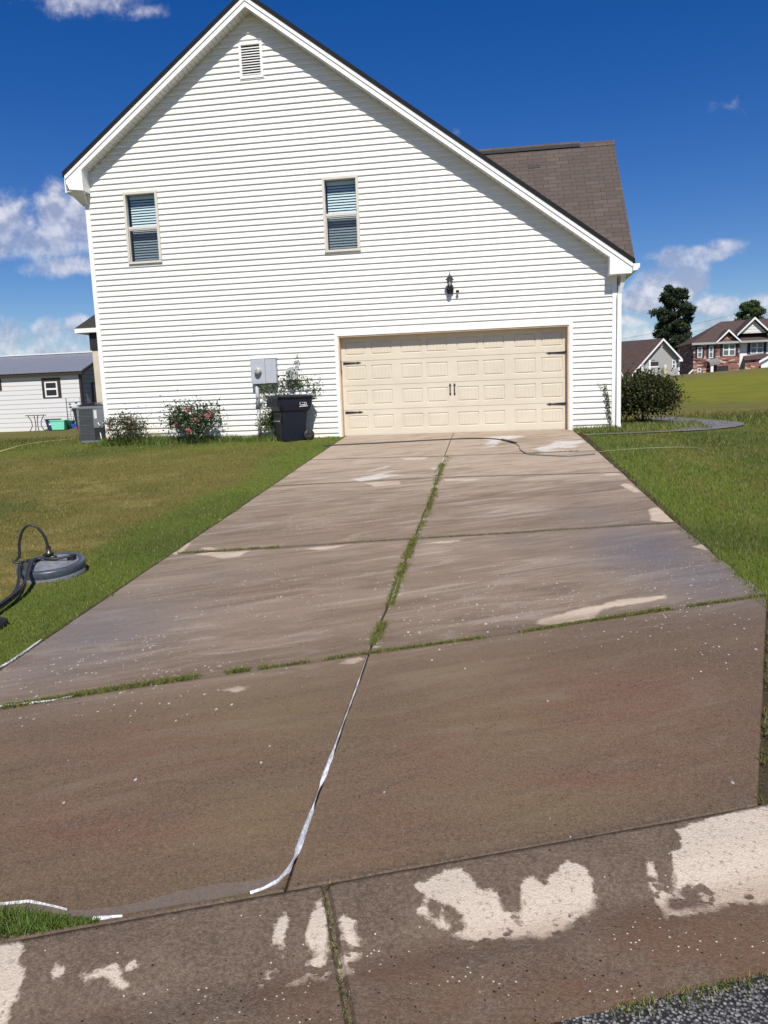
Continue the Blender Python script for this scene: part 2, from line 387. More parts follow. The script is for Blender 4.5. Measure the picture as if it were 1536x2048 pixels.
# ------------------------------------------------------------------ driveway
def sd_poly(px, py, poly):
    """signed distance, positive inside (metres)"""
    n = len(poly); d = np.full(px.shape, 1e9); ins = np.zeros(px.shape, bool)
    for i in range(n):
        ax, ay = poly[i]; bx, by = poly[(i+1) % n]
        ex, ey = bx-ax, by-ay; wx, wy = px-ax, py-ay
        t = np.clip((wx*ex+wy*ey)/(ex*ex+ey*ey+1e-12), 0, 1)
        d = np.minimum(d, np.hypot(wx-ex*t, wy-ey*t))
        cnd = ((ay > py) != (by > py)) & (px < ex*(py-ay)/(ey if abs(ey) > 1e-9 else 1e-9)+ax)
        ins ^= cnd
    return np.where(ins, d, -d)
def P(lst): return [gp(*q) for q in lst]
dryG = [P(l) for l in [
 [(-60,1872),(0,1875),(28,1878),(48,1888),(42,1915),(50,1945),(40,1985),(22,2015),(12,2060),(-60,2060)],
 [(102,1945),(108,1932),(117,1928),(124,1936),(133,1940),(126,1950),(120,1963),(102,1960)],
 [(155,1946),(180,1944),(205,1938),(228,1930),(245,1940),(274,1920),(278,1930),(262,1940),(235,1948),(258,1966),(245,1976),(222,1966),(205,1952),(178,1962)],
 [(552,1856),(560,1843),(570,1828),(576,1838),(577,1862),(568,1900),(574,1912),(556,1932),(548,1955),(543,1970),(516,1972),(524,1945),(530,1936),(552,1926),(566,1906),(562,1890),(541,1892)],
 [(633,1806),(648,1800),(655,1860),(660,1900),(660,1942),(655,1955),(618,1952),(600,1965),(568,1972),(588,1948),(605,1935),(612,1912),(612,1880),(616,1850),(628,1825)],
 [(678,1836),(686,1830),(702,1842),(718,1856),(723,1880),(722,1900),(705,1918),(705,1943),(672,1944),(668,1908),(686,1890),(682,1862)],
 [(830,1772),(840,1765),(855,1764),(890,1742),(928,1738),(945,1760),(955,1776),(978,1784),(990,1782),(1005,1806),(1018,1814),(1036,1816),(1044,1800),(1040,1768),(1058,1753),(1075,1758),(1090,1776),(1095,1760),(1112,1740),(1134,1722),(1152,1728),(1176,1745),(1185,1765),(1196,1782),(1190,1806),(1175,1828),(1150,1840),(1140,1858),(1108,1868),(1100,1880),(1040,1872),(1000,1878),(935,1890),(925,1870),(880,1852),(850,1838),(835,1820),(850,1800)],
 [(1292,1718),(1300,1718),(1316,1750),(1326,1772),(1338,1776),(1346,1762),(1348,1740),(1343,1706),(1364,1704),(1357,1660),(1380,1650),(1420,1640),(1450,1628),(1500,1618),(1545,1600),(1600,1600),(1600,1800),(1536,1812),(1450,1816),(1400,1834),(1330,1840),(1312,1812),(1300,1790)],
]]
holesG = [P(l) for l in [[(1365,1775),(1385,1770),(1397,1778),(1396,1795),(1410,1808),(1388,1816),(1372,1795)], [(855,1802),(870,1800),(880,1815),(872,1830),(858,1818)], [(888,1815),(905,1812),(922,1830),(920,1845),(895,1838)], [(1338,1790),(1352,1786),(1362,1800),(1358,1813),(1342,1805)]]]
dryD = [P(l) for l in [
 [(1068,1246),(1082,1238),(1130,1226),(1165,1214),(1200,1209),(1232,1200),(1262,1196),(1335,1190),(1332,1196),(1290,1204),(1240,1212),(1212,1216),(1196,1224),(1188,1236),(1140,1243),(1100,1250)],
 [(1296,1020),(1305,1016),(1322,1012),(1338,1028),(1354,1044),(1330,1044),(1302,1041),(1300,1030)],
 [(1240,970),(1250,966),(1262,969),(1284,984),(1268,985),(1258,979)], [(1384,1093),(1412,1086),(1430,1097),(1412,1100)], [(676,1326),(700,1317),(720,1312),(724,1318),(708,1328)],
 [(1494,1157),(1505,1155),(1518,1166),(1505,1166)], [(1208,948),(1235,946),(1240,950),(1212,952)], [(840,1088),(880,1083),(925,1080),(900,1086)],
 [(390,1108),(425,1104),(470,1103),(500,1100),(480,1112),(445,1116)], [(600,1097),(660,1092),(705,1088),(650,1100)], [(400,1096),(420,1094),(440,1098),(415,1101)],
 [(730,966),(800,962),(800,968),(750,974)], [(885,958),(960,958),(945,962),(890,962)], [(340,1108),(360,1098),(385,1080),(372,1098),(352,1110)],
 [(800,915),(855,914),(850,919),(810,920)], [(440,1380),(480,1372),(500,1374),(470,1384)]]]
# foam: white streaks drying near the door and by the joints
foamD = [P(l) for l in [
 [(955,876),(1000,872),(1040,871),(1052,874),(1010,880),(992,888),(965,892),(978,882)], [(975,893),(990,886),(1004,882),(990,893),(960,897)],
 [(1062,898),(1100,888),(1110,882),(1168,880),(1170,886),(1125,894),(1100,899),(1150,900),(1090,904)], [(1105,893),(1160,890),(1150,896),(1120,897)],
 [(790,930),(770,936),(735,944),(740,940),(770,932)], [(800,940),(770,948),(740,955),(748,949),(780,942)], [(700,958),(760,948),(808,950),(760,958),(720,964)], [(860,936),(872,934),(878,938),(868,941)],
 [(788,1160),(800,1156),(797,1180),(788,1200),(776,1215),(782,1190)], [(740,1280),(752,1270),(756,1290),(745,1300)]]]
paleD = [(880, 1110, 120, 50, .55), (1000, 1015, 170, 28, .75), (620, 1050, 160, 45, .55), (760, 1000, 90, 18, .3), (1120, 980, 120, 14, .4), (700, 900, 160, 16, .5), (1000, 925, 150, 14, .45), (350, 1180, 120, 60, .18),
 (900, 1350, 200, 40, .12), (450, 1130, 160, 22, .28), (1130, 890, 90, 20, .5), (500, 985, 160, 20, .4), (650, 1180, 120, 50, .2)]
wetSheenD = [(1290, 1100, 130, 55, 1.0), (1400, 1150, 150, 60, .8), (200, 1260, 180, 90, .7), (100, 1330, 120, 60, .5), (1180, 1030, 60, 25, .5), (430, 1150, 60, 20, .3), (1060, 1080, 60, 20, .3)]
redD = [(1250, 1400, 260, 90, .8), (1300, 1500, 260, 60, .5), (760, 1640, 120, 90, .5), (300, 1500, 220, 60, .7), (200, 1650, 260, 60, .8), (700, 1060, 120, 40, .6), (870, 1500, 120, 100, .5), (600, 1200, 200, 60, .4), (1200, 1560, 200, 30, .8), (1000, 990, 160, 20, .5)]
olvD = [(1000, 1440, 220, 80, .8), (560, 1440, 200, 70, .8), (500, 1640, 150, 90, .8), (1050, 1600, 250, 60, .6), (900, 1340, 220, 30, .5)]
spkD = [(250, 1330, 330, 110, 1.0), (500, 1200, 250, 90, .85), (1000, 1200, 330, 80, .95), (1330, 1170, 200, 110, 1.0), (640, 1040, 200, 40, .8), (1240, 1010, 90, 40, .7), (380, 1420, 300, 60, .28), (250, 1600, 400, 200, .1), (1200, 1450, 300, 200, .08), (1000, 1060, 160, 30, .4), (900, 935, 100, 16, .3)]
def project(Xw, Yw, Zw):
    d = [Xw-CAM[0], Yw-CAM[1], Zw-CAM[2]]
    a = sum(RT[i]*d[i] for i in range(3)); u = sum(UP[i]*d[i] for i in range(3)); w = sum(FW[i]*d[i] for i in range(3)); w = np.maximum(w, .3)
    return 768+F*a/w, 1024-F*u/w
def blobs(lst, X, Yv):
    """soft stains and painted wet sheen; each was measured on the photo, here laid out on the slab in metres"""
    r = np.zeros(X.shape)
    for (cx, cy, rx, ry, s) in lst:
        x0, y0 = gp(cx, cy); x1, _ = gp(cx+rx, cy); _, y1 = gp(cx, cy-ry); _, y2 = gp(cx, cy+ry)
        a = max(abs(x1-x0), .1); e = max(abs(y1-y2)/2, .1)
        q = ((X-x0)/a)**2+((Yv-y0)/e)**2
        r = np.maximum(r, s*np.exp(-q*1.1))
    return r
def maxsd(polys, X, Yv):
    r = np.full(X.shape, -1.)
    for pl in polys:
        p = np.array(pl); m = (X > p[:, 0].min()-.3) & (X < p[:, 0].max()+.3) & (Yv > p[:, 1].min()-.3) & (Yv < p[:, 1].max()+.3)
        if m.any(): r[m] = np.maximum(r[m], sd_poly(X[m], Yv[m], pl))
    return r
def f_conc(q, p):
    o = q.obj()
    rot = q.mapv(o, rot=(0, 0, rad(-24))); st = q.mapv(rot, scale=(.45, 1.9, 1))
    s1 = q.noise(st, 1.1, 5, .6, .6); s2 = q.noise(q.mapv(rot, scale=(.5, 3.2, 1), loc=(5, 3, 0)), 2.2, 6, .62, .8)
    a1 = q.noise(o, .55, 4, .5); g1 = q.noise(o, 95, 3, .7); g2 = q.noise(o, 260, 2, .6)
    red, olv, pale, wet_sheen = q.attr('red'), q.attr('olive'), q.attr('pale'), q.attr('wet_sheen')
    c = q.mix(q.mr(s1, .3, .7), (.078, .049, .028), (.128, .085, .049))
    c = q.mix(q.m('MULTIPLY', olv, .8), c, (.150, .106, .046))
    c = q.mix(q.m('MULTIPLY', red, q.mr(s2, .3, .6, .1, 1.0)), c, (.145, .060, .038))
    pl = q.m('MULTIPLY', pale, q.mr(q.m('ADD', s2, q.m('MULTIPLY', s1, .5)), .55, .92, .15, 1.35), clamp=True)
    c = q.mix(pl, c, (.47, .375, .285))
    s3 = q.noise(q.mapv(rot, scale=(.7, 4.0, 1), loc=(1, 8, 0)), 1.3, 7, .66, 1.2)
    c = q.mix(q.mr(s3, .54, .66, 0, .55), c, (.082, .054, .038)); c = q.mix(q.m('MULTIPLY', q.mr(s3, .47, .36, 0, .6), q.mr(pale, .1, .6, .10, 1)), c, (.50, .43, .365))
    dk = q.mr(s2, .55, .72, 0, .6); c = q.mix(dk, c, (.062, .043, .032))
    lt = q.m('MULTIPLY', q.mr(s2, .42, .28, 0, .5), q.mr(pale, 0, .5, .15, 1)); c = q.mix(lt, c, (.44, .37, .305))
    c = q.mix(q.m('MULTIPLY', wet_sheen, q.mr(s1, .3, .6, .5, .95)), c, (.100, .108, .132))  # wet patches darken; the sky's bluish reflection is painted into their colour
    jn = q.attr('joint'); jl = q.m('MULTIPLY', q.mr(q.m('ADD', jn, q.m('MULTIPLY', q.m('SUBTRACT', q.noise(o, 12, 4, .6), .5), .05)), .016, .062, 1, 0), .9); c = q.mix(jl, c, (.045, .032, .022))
    # aggregate grain
    g3 = q.noise(o, 42, 3, .7); c = q.mix(q.mr(g3, .3, .7, 0, .28), c, (.24, .18, .13))
    c = q.mix(q.mr(g1, .42, .66, 0, .42), c, (.255, .185, .125)); c = q.mix(q.mr(g2, .50, .68, 0, .55), c, (.04, .028, .02))
    pv = q.n('ShaderNodeTexVoronoi'); q.inp(pv.inputs['Vector'], o); pv.inputs['Scale'].default_value = 44; pc = q.xyz(pv.outputs['Color'])
    pore = q.m('MULTIPLY', q.m('LESS_THAN', pv.outputs['Distance'], q.m('MULTIPLY', pc[1], .24)), q.m('GREATER_THAN', pc[0], .80)); c = q.mix(q.m('MULTIPLY', pore, .75), c, (.03, .02, .016))
    # dry islands
    dn = q.m('ADD', q.attr('dry'), q.m('MULTIPLY', q.m('SUBTRACT', q.noise(o, 14, 6, .7), .5), .09))
    dm = q.mr(dn, -.012, .014); dc = q.mix(q.mr(g1, .3, .7), (.44, .35, .265), (.56, .46, .36)); c = q.mix(q.m('MULTIPLY', dm, q.mr(q.noise(st, 4, 4, .6), .3, .6, .4, .95)), c, dc)
    # foam streaks
    fnz = q.m('ADD', q.attr('foam'), q.m('MULTIPLY', q.m('SUBTRACT', q.noise(q.mapv(rot, scale=(1, 2.5, 1)), 7, 6, .75), .5), .32))
    fm = q.m('MULTIPLY', q.mr(fnz, -.02, .07, 0, .72), q.mr(q.noise(q.mapv(rot, scale=(1, 3.5, 1)), 9, 5, .7), .38, .56, .25, 1)); c = q.mix(fm, c, (.66, .64, .62))
    # soap specks
    sp = None
    for sc, thr, sz, seed in ((13, .53, .085, 0), (29, .56, .13, 4.3), (7.5, .74, .045, 9.1), (58, .66, .2, 2.7)):
        v = q.n('ShaderNodeTexVoronoi'); q.inp(v.inputs['Vector'], q.mapv(o, scale=(1, .55, 1), loc=(seed, seed, 0))); v.inputs['Scale'].default_value = sc
        r = q.xyz(v.outputs['Color'])
        szv = q.m('MULTIPLY', sz, q.m('ADD', .45, q.m('MULTIPLY', r[1], 1.1)))
        on = q.m('MULTIPLY', q.m('LESS_THAN', v.outputs['Distance'], szv), q.m('GREATER_THAN', q.m('ADD', r[0], q.m('MULTIPLY', q.attr('speck'), .40)), thr+.43))
        sp = on if sp is None else q.m('MAXIMUM', sp, on)
    c = q.mix(q.m('MULTIPLY', sp, q.mr(q.noise(o, 3, 2, .5), .4, .6, .25, .85)), c, (.52, .50, .475))
    setc(q, p, c)
    r = q.mr(g1, .3, .7, .5, .7); r = q.m('SUBTRACT', r, q.m('MULTIPLY', wet_sheen, .22)); r = q.m('ADD', r, q.m('MULTIPLY', dm, .3))
    q.nt.links.new(r, p.inputs['Roughness'])
    bump(q, p, q.m('ADD', q.m('ADD', g1, q.m('MULTIPLY', g2, .6)), q.m('MULTIPLY', q.noise(o, 3, 4, .6), 1.5)), .35, .006)
M['concrete'] = mat('wet_stained_concrete', rough=.5, spec=.16, fn=f_conc)
L, Mx, R_ = .05, 2.43, 5.07
rows = [
 (( L, .15), (2.44, .15), (4.95, .15)),
 (( L, -3.42), (2.42, -3.34), (5.02, -3.21)),
 (( L, -5.90), (2.44, -5.50), (5.05, -5.44)),
 (( L, -9.48), (2.42, -9.00), (5.07, -8.46)),
 (( L, -12.82), (2.39, -11.86), (5.17, -10.75)),
 (( -.35, curbY(-.35)), (2.41, curbY(2.41)), (4.23, curbY(4.23)))]
Vd = []; Fd = []; k0 = 0
def slab(a, bq, c, d, res=.03, gap=.006, gapv=.010):
    global k0
    a, bq, c, d = [np.array(t, float) for t in (a, bq, c, d)]      # a far-left b far-right c near-right d near-left
    nu = int(max(np.linalg.norm(bq-a), np.linalg.norm(c-d))/res); nv = int(max(np.linalg.norm(d-a), np.linalg.norm(c-bq))/res)
    lu = np.linalg.norm(bq-a); lv = np.linalg.norm(d-a)
    u = np.linspace(gap/lu, 1-gap/lu, nu); v = np.linspace(gapv/lv, 1-gapv/lv, nv)
    u = np.concatenate([[u[0]], [u[0]+.006/lu], u[1:-1], [u[-1]-.006/lu], [u[-1]]]); v = np.concatenate([[v[0]], [v[0]+.006/lv], v[1:-1], [v[-1]-.006/lv], [v[-1]]])
    u = np.concatenate([[u[0]], u, [u[-1]]]); v = np.concatenate([[v[0]], v, [v[-1]]])
    uu, vv = np.meshgrid(u, v)
    p = (a[None, None]*((1-uu)*(1-vv))[..., None]+bq*(uu*(1-vv))[..., None]+c*(uu*vv)[..., None]+d*((1-uu)*vv)[..., None])
    # wobble the edges a little
    w = (fbm(p[..., 0]*6, p[..., 1]*6, 2, 3)-.5)*.012
    p[..., 0] += w; p[..., 1] += w
    z = Z0+SL*p[..., 1]
    e = np.zeros(uu.shape); e[0, :] = e[-1, :] = 1; e[:, 0] = e[:, -1] = 1
    e2 = np.zeros(uu.shape); e2[1, :] = e2[-2, :] = 1; e2[:, 1] = e2[:, -2] = 1
    z = z-e2*.007*(1-e)-e*.06
    z = z+(fbm(p[..., 0]*.9, p[..., 1]*.9, 8, 3)-.5)*.012
    n2, n1_ = uu.shape; ii = np.arange(n1_*n2).reshape(n2, n1_)+k0
    Vd.append(np.concatenate([p, z[..., None]], -1).reshape(-1, 3))
    Fd.append(np.stack([ii[:-1, :-1], ii[1:, :-1], ii[1:, 1:], ii[:-1, 1:]], -1).reshape(-1, 4)); k0 += n1_*n2
for i in range(5):
    A, B_ = rows[i], rows[i+1]
    slab(A[0], A[1], B_[1], B_[0]); slab(A[1], A[2], B_[2], B_[1])
Vd = np.concatenate(Vd); Fd = np.concatenate(Fd)
yv = Vd[:, 1]; xv = Vd[:, 0]
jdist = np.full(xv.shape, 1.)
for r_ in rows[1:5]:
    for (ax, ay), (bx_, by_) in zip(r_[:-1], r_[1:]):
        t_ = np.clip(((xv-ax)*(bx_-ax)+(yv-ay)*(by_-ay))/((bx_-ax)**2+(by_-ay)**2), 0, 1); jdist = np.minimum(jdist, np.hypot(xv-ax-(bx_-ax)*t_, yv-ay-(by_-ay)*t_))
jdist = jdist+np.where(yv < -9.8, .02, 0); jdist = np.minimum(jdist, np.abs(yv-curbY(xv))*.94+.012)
pale = np.maximum(blobs(paleD, xv, yv), np.clip((yv+7.6)/4, 0, 1)*.95+np.clip((yv+12.3+(xv-2.4)*-.4)/.8, 0, 1)*.40)
at = dict(dry=maxsd(dryD, xv, yv), foam=maxsd(foamD, xv, yv), pale=pale, wet_sheen=blobs(wetSheenD, xv, yv), red=blobs(redD, xv, yv), olive=blobs(olvD, xv, yv), speck=blobs(spkD, xv, yv), joint=jdist)
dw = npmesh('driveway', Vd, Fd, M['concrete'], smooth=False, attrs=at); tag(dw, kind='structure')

# gutter (kerb apron) : pale where dry, gritty where wet
def f_gut(q, p):
    o = q.obj(); g1 = q.noise(o, 120, 3, .75); g2 = q.noise(o, 60, 3, .7); a = q.noise(o, 5, 5, .6); d = q.attr('dist')
    rot = q.mapv(o, rot=(0, 0, rad(-19)))
    c = q.mix(q.mr(a, .35, .7), (.092, .062, .041), (.140, .100, .069))
    c = q.mix(q.mr(g1, .42, .62, 0, .6), c, (.26, .20, .15)); c = q.mix(q.mr(g2, .50, .66, 0, .6), c, (.045, .032, .023))
    rr = q.m('MULTIPLY', q.mr(d, .30, .42), q.mr(q.noise(rot, 3.5, 4, .6), .4, .65)); c = q.mix(q.m('MULTIPLY', rr, .55), c, (.135, .072, .040))
    v = q.n('ShaderNodeTexVoronoi'); q.inp(v.inputs['Vector'], o); v.inputs['Scale'].default_value = 70; r = q.xyz(v.outputs['Color'])
    ds = q.m('MULTIPLY', q.m('LESS_THAN', v.outputs['Distance'], q.m('MULTIPLY', r[1], .32)), q.m('GREATER_THAN', q.m('ADD', r[0], q.mr(d, .25, .40, 0, .17)), .97))
    c = q.mix(ds, c, (.02, .015, .012))
    ls = q.m('MULTIPLY', q.m('LESS_THAN', v.outputs['Distance'], .22), q.m('GREATER_THAN', q.m('ADD', r[2], q.mr(d, .25, .42, 0, .08)), .985)); c = q.mix(ls, c, (.55, .5, .44))
    nb = q.m('ADD', q.m('MULTIPLY', q.m('SUBTRACT', q.noise(o, 22, 6, .72), .5), .075), q.m('MULTIPLY', q.m('SUBTRACT', q.noise(o, 9, 2, .5), .5), .02))
    spl = q.m('MULTIPLY', q.mr(d, .24, .34), q.mr(q.noise(o, 20, 3, .5), .50, .60, 0, .05))
    dn = q.m('SUBTRACT', q.m('ADD', q.attr('dry'), nb), spl)
    dm = q.mr(dn, -.004, q.mr(d, .2, .42, .006, .035))
    dc = q.mix(q.mr(g1, .3, .7), (.44, .365, .28), (.60, .515, .42)); dc = q.mix(q.mr(g2, .62, .75, 0, .4), dc, (.25, .19, .14)); dc = q.mix(q.m('MULTIPLY', q.mr(d, .30, .40), .45), dc, (.50, .36, .24))
    pk = q.mr(q.noise(o, 48, 4, .75), .56, .64); c = q.mix(q.m('MULTIPLY', dm, q.m('SUBTRACT', 1., q.m('MULTIPLY', pk, .55))), c, dc)
    gl_ = q.mr(q.m('ADD', d, q.m('MULTIPLY', q.m('SUBTRACT', q.noise(o, 30, 4, .7), .5), .03)), .004, .020, .9, 0); c = q.mix(gl_, c, (.022, .016, .011))
    setc(q, p, c); p.inputs['Roughness'].default_value = .8
    bump(q, p, q.m('ADD', g1, g2), .55, .008)
M['gutter'] = mat('kerb_concrete', spec=.2, fn=f_gut)
res = .012; us = np.arange(-1.2, 9.0, res); vs_ = np.concatenate([[-.0], np.arange(.0, .715, res), [.715]])
uu, vv = np.meshgrid(us, vs_)
ca, sa = math.cos(math.atan(CS)), math.sin(math.atan(CS))
gxX = CURB[0]+(uu-2.4)*ca+vv*sa; gyY = CURB[1]-.002+(uu-2.4)*sa-vv*ca
zz = Z0+SL*gyY+.005-.022*np.exp(-((vv-.34)/.10)**2)+.004*(fbm(gxX*8, gyY*8, 4)-.5)
zz[0, :] -= .03; zz[-1, :] -= .06
cut = np.abs(uu-2.56) < .009; zz = zz-cut*.02
n2, n1_ = uu.shape; ii = np.arange(n1_*n2).reshape(n2, n1_)
sdv = np.minimum(maxsd(dryG, gxX, gyY), -maxsd(holesG, gxX, gyY))
gut = npmesh('curb_gutter', np.stack([gxX, gyY, zz], -1).reshape(-1, 3), np.stack([ii[:-1, :-1], ii[1:, :-1], ii[1:, 1:], ii[:-1, 1:]], -1).reshape(-1, 4), M['gutter'], smooth=False,
    attrs=dict(dry=sdv.ravel(), dist=vv.ravel())); tag(gut, kind='structure')
# street
def f_asph(q, p):
    o = q.obj(); v = q.n('ShaderNodeTexVoronoi'); q.inp(v.inputs['Vector'], o); v.inputs['Scale'].default_value = 105; r = q.xyz(v.outputs['Color'])
    c = q.mix(r[0], (.03, .03, .033), (.30, .29, .28)); c = q.mix(q.mr(v.outputs['Distance'], .35, .6), c, (.012, .012, .012)); setc(q, p, c); bump(q, p, v.outputs['Distance'], -.9, .01)
M['asphalt'] = mat('coarse_asphalt', rough=.8, fn=f_asph)
st = MB(); zs = lambda X, Yv: float(Z0+SL*Yv)
e0 = [(-40, asphY(-40)), (60, asphY(60))]
st.add([(-40, asphY(-40)-.0, zs(0, asphY(-40))-.012), (60, asphY(60), zs(0, asphY(60))-.012), (60, asphY(60)-3, zs(0, asphY(60))-.05), (-40, asphY(-40)-3, zs(0, asphY(-40))-.05), (60, asphY(60)-9, zs(0, asphY(60))-.1), (-40, asphY(-40)-9, zs(0, asphY(-40))-.1)], [(0, 3, 2, 1), (3, 5, 4, 2)])
tag(st.build('street', M['asphalt']), kind='structure')
# walkway to the front door
M['walk'] = mat('grey_walk', (.16, .145, .14), .6, var=.25, vscale=3, bump=.3)
def ribbon(name, a, c, m, dz=.012, kind='structure'):
    n = len(a); vs = [(x, y, float(G(x, y))+dz) for x, y in a]+[(x, y, float(G(x, y))+dz) for x, y in c]
    o = MB().add(vs, [(i, i+1, n+i+1, n+i) for i in range(n-1)]).build(name, m); tag(o, kind=kind); return o
ribbon('path', [(5.08, -1.15), (5.5, -1.12), (6.1, -1.08), (6.8, -1.02), (7.4, -.92), (8.0, -.62), (8.32, -.30), (8.45, .15), (8.25, .9), (8.02, 1.8), (7.9, 3.0), (7.9, 6)],
               [(5.08, -1.04), (5.5, -1.0), (6.1, -.96), (6.7, -.86), (7.05, -.55), (7.2, -.1), (7.15, .4), (7.05, 1.0), (7.0, 1.6), (6.95, 2.2), (6.9, 3.2), (6.9, 6)], M['walk'], .018)

# ------------------------------------------------------------------ grass
def blades(X, Yv, h, w, col, lean=.5, zoff=0.):
    n = len(X); th = rng.uniform(0, 2*np.pi, n); Zg = G(X, Yv)+zoff; dx, dy = np.cos(th), np.sin(th)
    la = rng.uniform(0, 2*np.pi, n); ln = h*rng.uniform(.1, lean, n)
    base = np.stack([X, Yv, Zg], -1); off = np.stack([dx*w, dy*w, 0*w], -1); tip = base+np.stack([np.cos(la)*ln, np.sin(la)*ln, h], -1)
    V = np.stack([base-off, base+off, tip], 1).reshape(-1, 3)
    C = np.repeat(col[:, None], 3, 1); C[:, 2] *= 1.25; return V, C.reshape(-1, 3)
def grass(name, X, Yv, h, w, col, lean=.6, zoff=0., label=None, kind='stuff', cat='grass'):
    V, C = blades(X, Yv, h, w, col, lean, zoff); Fi = np.arange(len(V)).reshape(-1, 3)
    o = npmesh(name, V, Fi, M['grassb'], cols={'tint': C}); tag(o, label, cat, kind=kind); return o
def sample_lawn(n, amin, amax, dmin, dmax):
    # density falls with distance so that blades stay about as fine as the eye can see
    a = rng.uniform(amin, amax, n); d = dmin*(dmax/dmin)**rng.uniform(0, 1, n)
    return CAM[0]+np.sin(a)*d, CAM[1]+np.cos(a)*d
X1, Y1 = sample_lawn(430000, rad(-50), rad(40), 3.2, 24)
ok = ((X1 < .065+(fbm(Y1*5, Y1*0+2, 9, 3)-.5)*.10) | (X1 > 5.055+(fbm(Y1*5, Y1*0+7, 9, 3)-.5)*.14)) & (Y1 > curbY(X1)+.25)
ok &= ~((Y1 > -.03) & (X1 > -5.5) & (X1 < 5.95))
pathm = ((Y1 > -1.15) & (Y1 < 3.5) & (X1 > 7.0) & (X1 < 8.4)) | ((Y1 > -1.13) & (Y1 < -.98) & (X1 > 5.0) & (X1 < 8.2))
ok &= ~(pathm & (rng.uniform(0, 1, len(X1)) < .93))
ok &= (np.hypot(X1+.82, Y1+10.1) > .27)
X1, Y1 = X1[ok], Y1[ok]
dist = np.hypot(X1-CAM[0], Y1-CAM[1])
col = lawncol(X1, Y1)*(rng.uniform(.65, 1.5, len(X1))[:, None]); strawm = rng.uniform(0, 1, len(X1)) < .10
col[strawm] = np.array([.30, .24, .12])*rng.uniform(.7, 1.2, strawm.sum())[:, None]
tall = 1+.7*np.clip((X1-5)/.5, 0, 1)
hh = rng.uniform(.012, .036, len(X1))*tall; hh *= np.where(Y1 > -.35, 1.9, 1)*np.where((X1 > 4.9)&(X1 < 5.4), 1.25, 1)
ww = np.maximum(.0022, dist*.00035)*rng.uniform(.7, 1.3, len(X1))
grass('lawn_grass', X1, Y1, hh, ww, col, .9, 0, 'short mown turf, olive brown with greener edges by the concrete')
# weeds growing in the joints
def joint(pts, n, spread=.02, hmul=1.0, thr=.45, seed=1):
    pts = np.array(pts); seg = np.hypot(*np.diff(pts, axis=0).T); cum = np.concatenate([[0], np.cumsum(seg)])
    t = rng.uniform(0, cum[-1], n*3); x = np.interp(t, cum, pts[:, 0]); y = np.interp(t, cum, pts[:, 1])
    k = fbm(t*3.1, t*0+seed, seed, 3) > thr; x, y, t = x[k][:n], y[k][:n], t[k][:n]
    amp = .5+1.3*fbm(t*2.1, t*0+seed+5, seed+5, 3)
    return x+rng.normal(0, spread, len(x))*amp, y+rng.normal(0, spread, len(x))*amp, np.full(len(x), hmul)
J = [joint([gp(884, 928), gp(868, 985), gp(850, 1040), gp(830, 1076)], 3600, .022, 1.0, .26, 3), joint([gp(828, 1078), gp(800, 1150), gp(770, 1240), gp(740, 1302)], 8200, .016, 1.0, .28, 4),
     joint([gp(895, 912), gp(885, 935)], 200, .03, 1.0, .3, 2),
     joint([gp(0, 1416), gp(250, 1375), gp(420, 1350), gp(530, 1335)], 6500, .012, 1.0, .27, 5), joint([gp(530, 1335), gp(735, 1305)], 900, .008, .7, .5, 6),
     joint([gp(740, 1305), gp(1000, 1270), gp(1300, 1222), gp(1536, 1191)], 7500, .009, .7, .26, 7),
     joint([gp(344, 1107), gp(575, 1093)], 900, .012, .9, .4, 8), joint([gp(620, 1090), gp(828, 1077)], 300, .010, .7, .55, 9), joint([gp(830, 1077), gp(1120, 1060), gp(1345, 1046)], 1700, .011, .5, .3, 10),
     joint([gp(540, 973), gp(680, 966)], 250, .02, .8, .4, 11), joint([gp(1050, 907), gp(1160, 902)], 250, .02, .9, .35, 12),
     joint([(2.55, -13.97), (2.63, -14.2), (2.72, -14.46), (2.80, -14.70)], 330, .006, .5, .40, 13),
     joint([gp(1090, 2052), gp(1250, 2015), gp(1400, 1985), gp(1560, 1940)], 700, .016, .6, .52, 14),
     joint([gp(440, 1798), gp(500, 1790)], 90, .006, .5, .3, 15), joint([gp(655, 1745), gp(668, 1770)], 50, .006, .5, .3, 16)]
jx = np.concatenate([j[0] for j in J]); jy = np.concatenate([j[1] for j in J]); jh = np.concatenate([j[2] for j in J])
jc = np.where((rng.uniform(0, 1, len(jx)) < .38)[:, None], np.array([.26, .22, .07]), np.array([.085, .13, .02]))*rng.uniform(.5, 1.35, len(jx))[:, None]
jd = np.hypot(jx-CAM[0], jy-CAM[1])
grass('joint_weeds', jx, jy, rng.uniform(.006, .034, len(jx))*jh, np.maximum(.0018, jd*.0004), jc, 1.5, -.004, 'weeds and crabgrass sprouting in the driveway joints', cat='weeds')
# tuft at the kerb, lower left
n = 5200; tx = rng.uniform(.6, 1.80, n); k = rng.uniform(0, 1, n)
wd = np.interp(tx, [.6, 1.45, 1.62, 1.80], [.22, .15, .07, .015])
ty = curbY(tx)+.02+wd*k+.0
tc_ = np.array([.10, .15, .028])*rng.uniform(.5, 1.6, n)[:, None]
grass('curb_grass', tx, ty, rng.uniform(.02, .055, n)*np.clip(wd/.1, .3, 1), np.full(n, .0019), tc_, 1.3, 0, 'grass clump growing between driveway slab and curb', cat='grass')
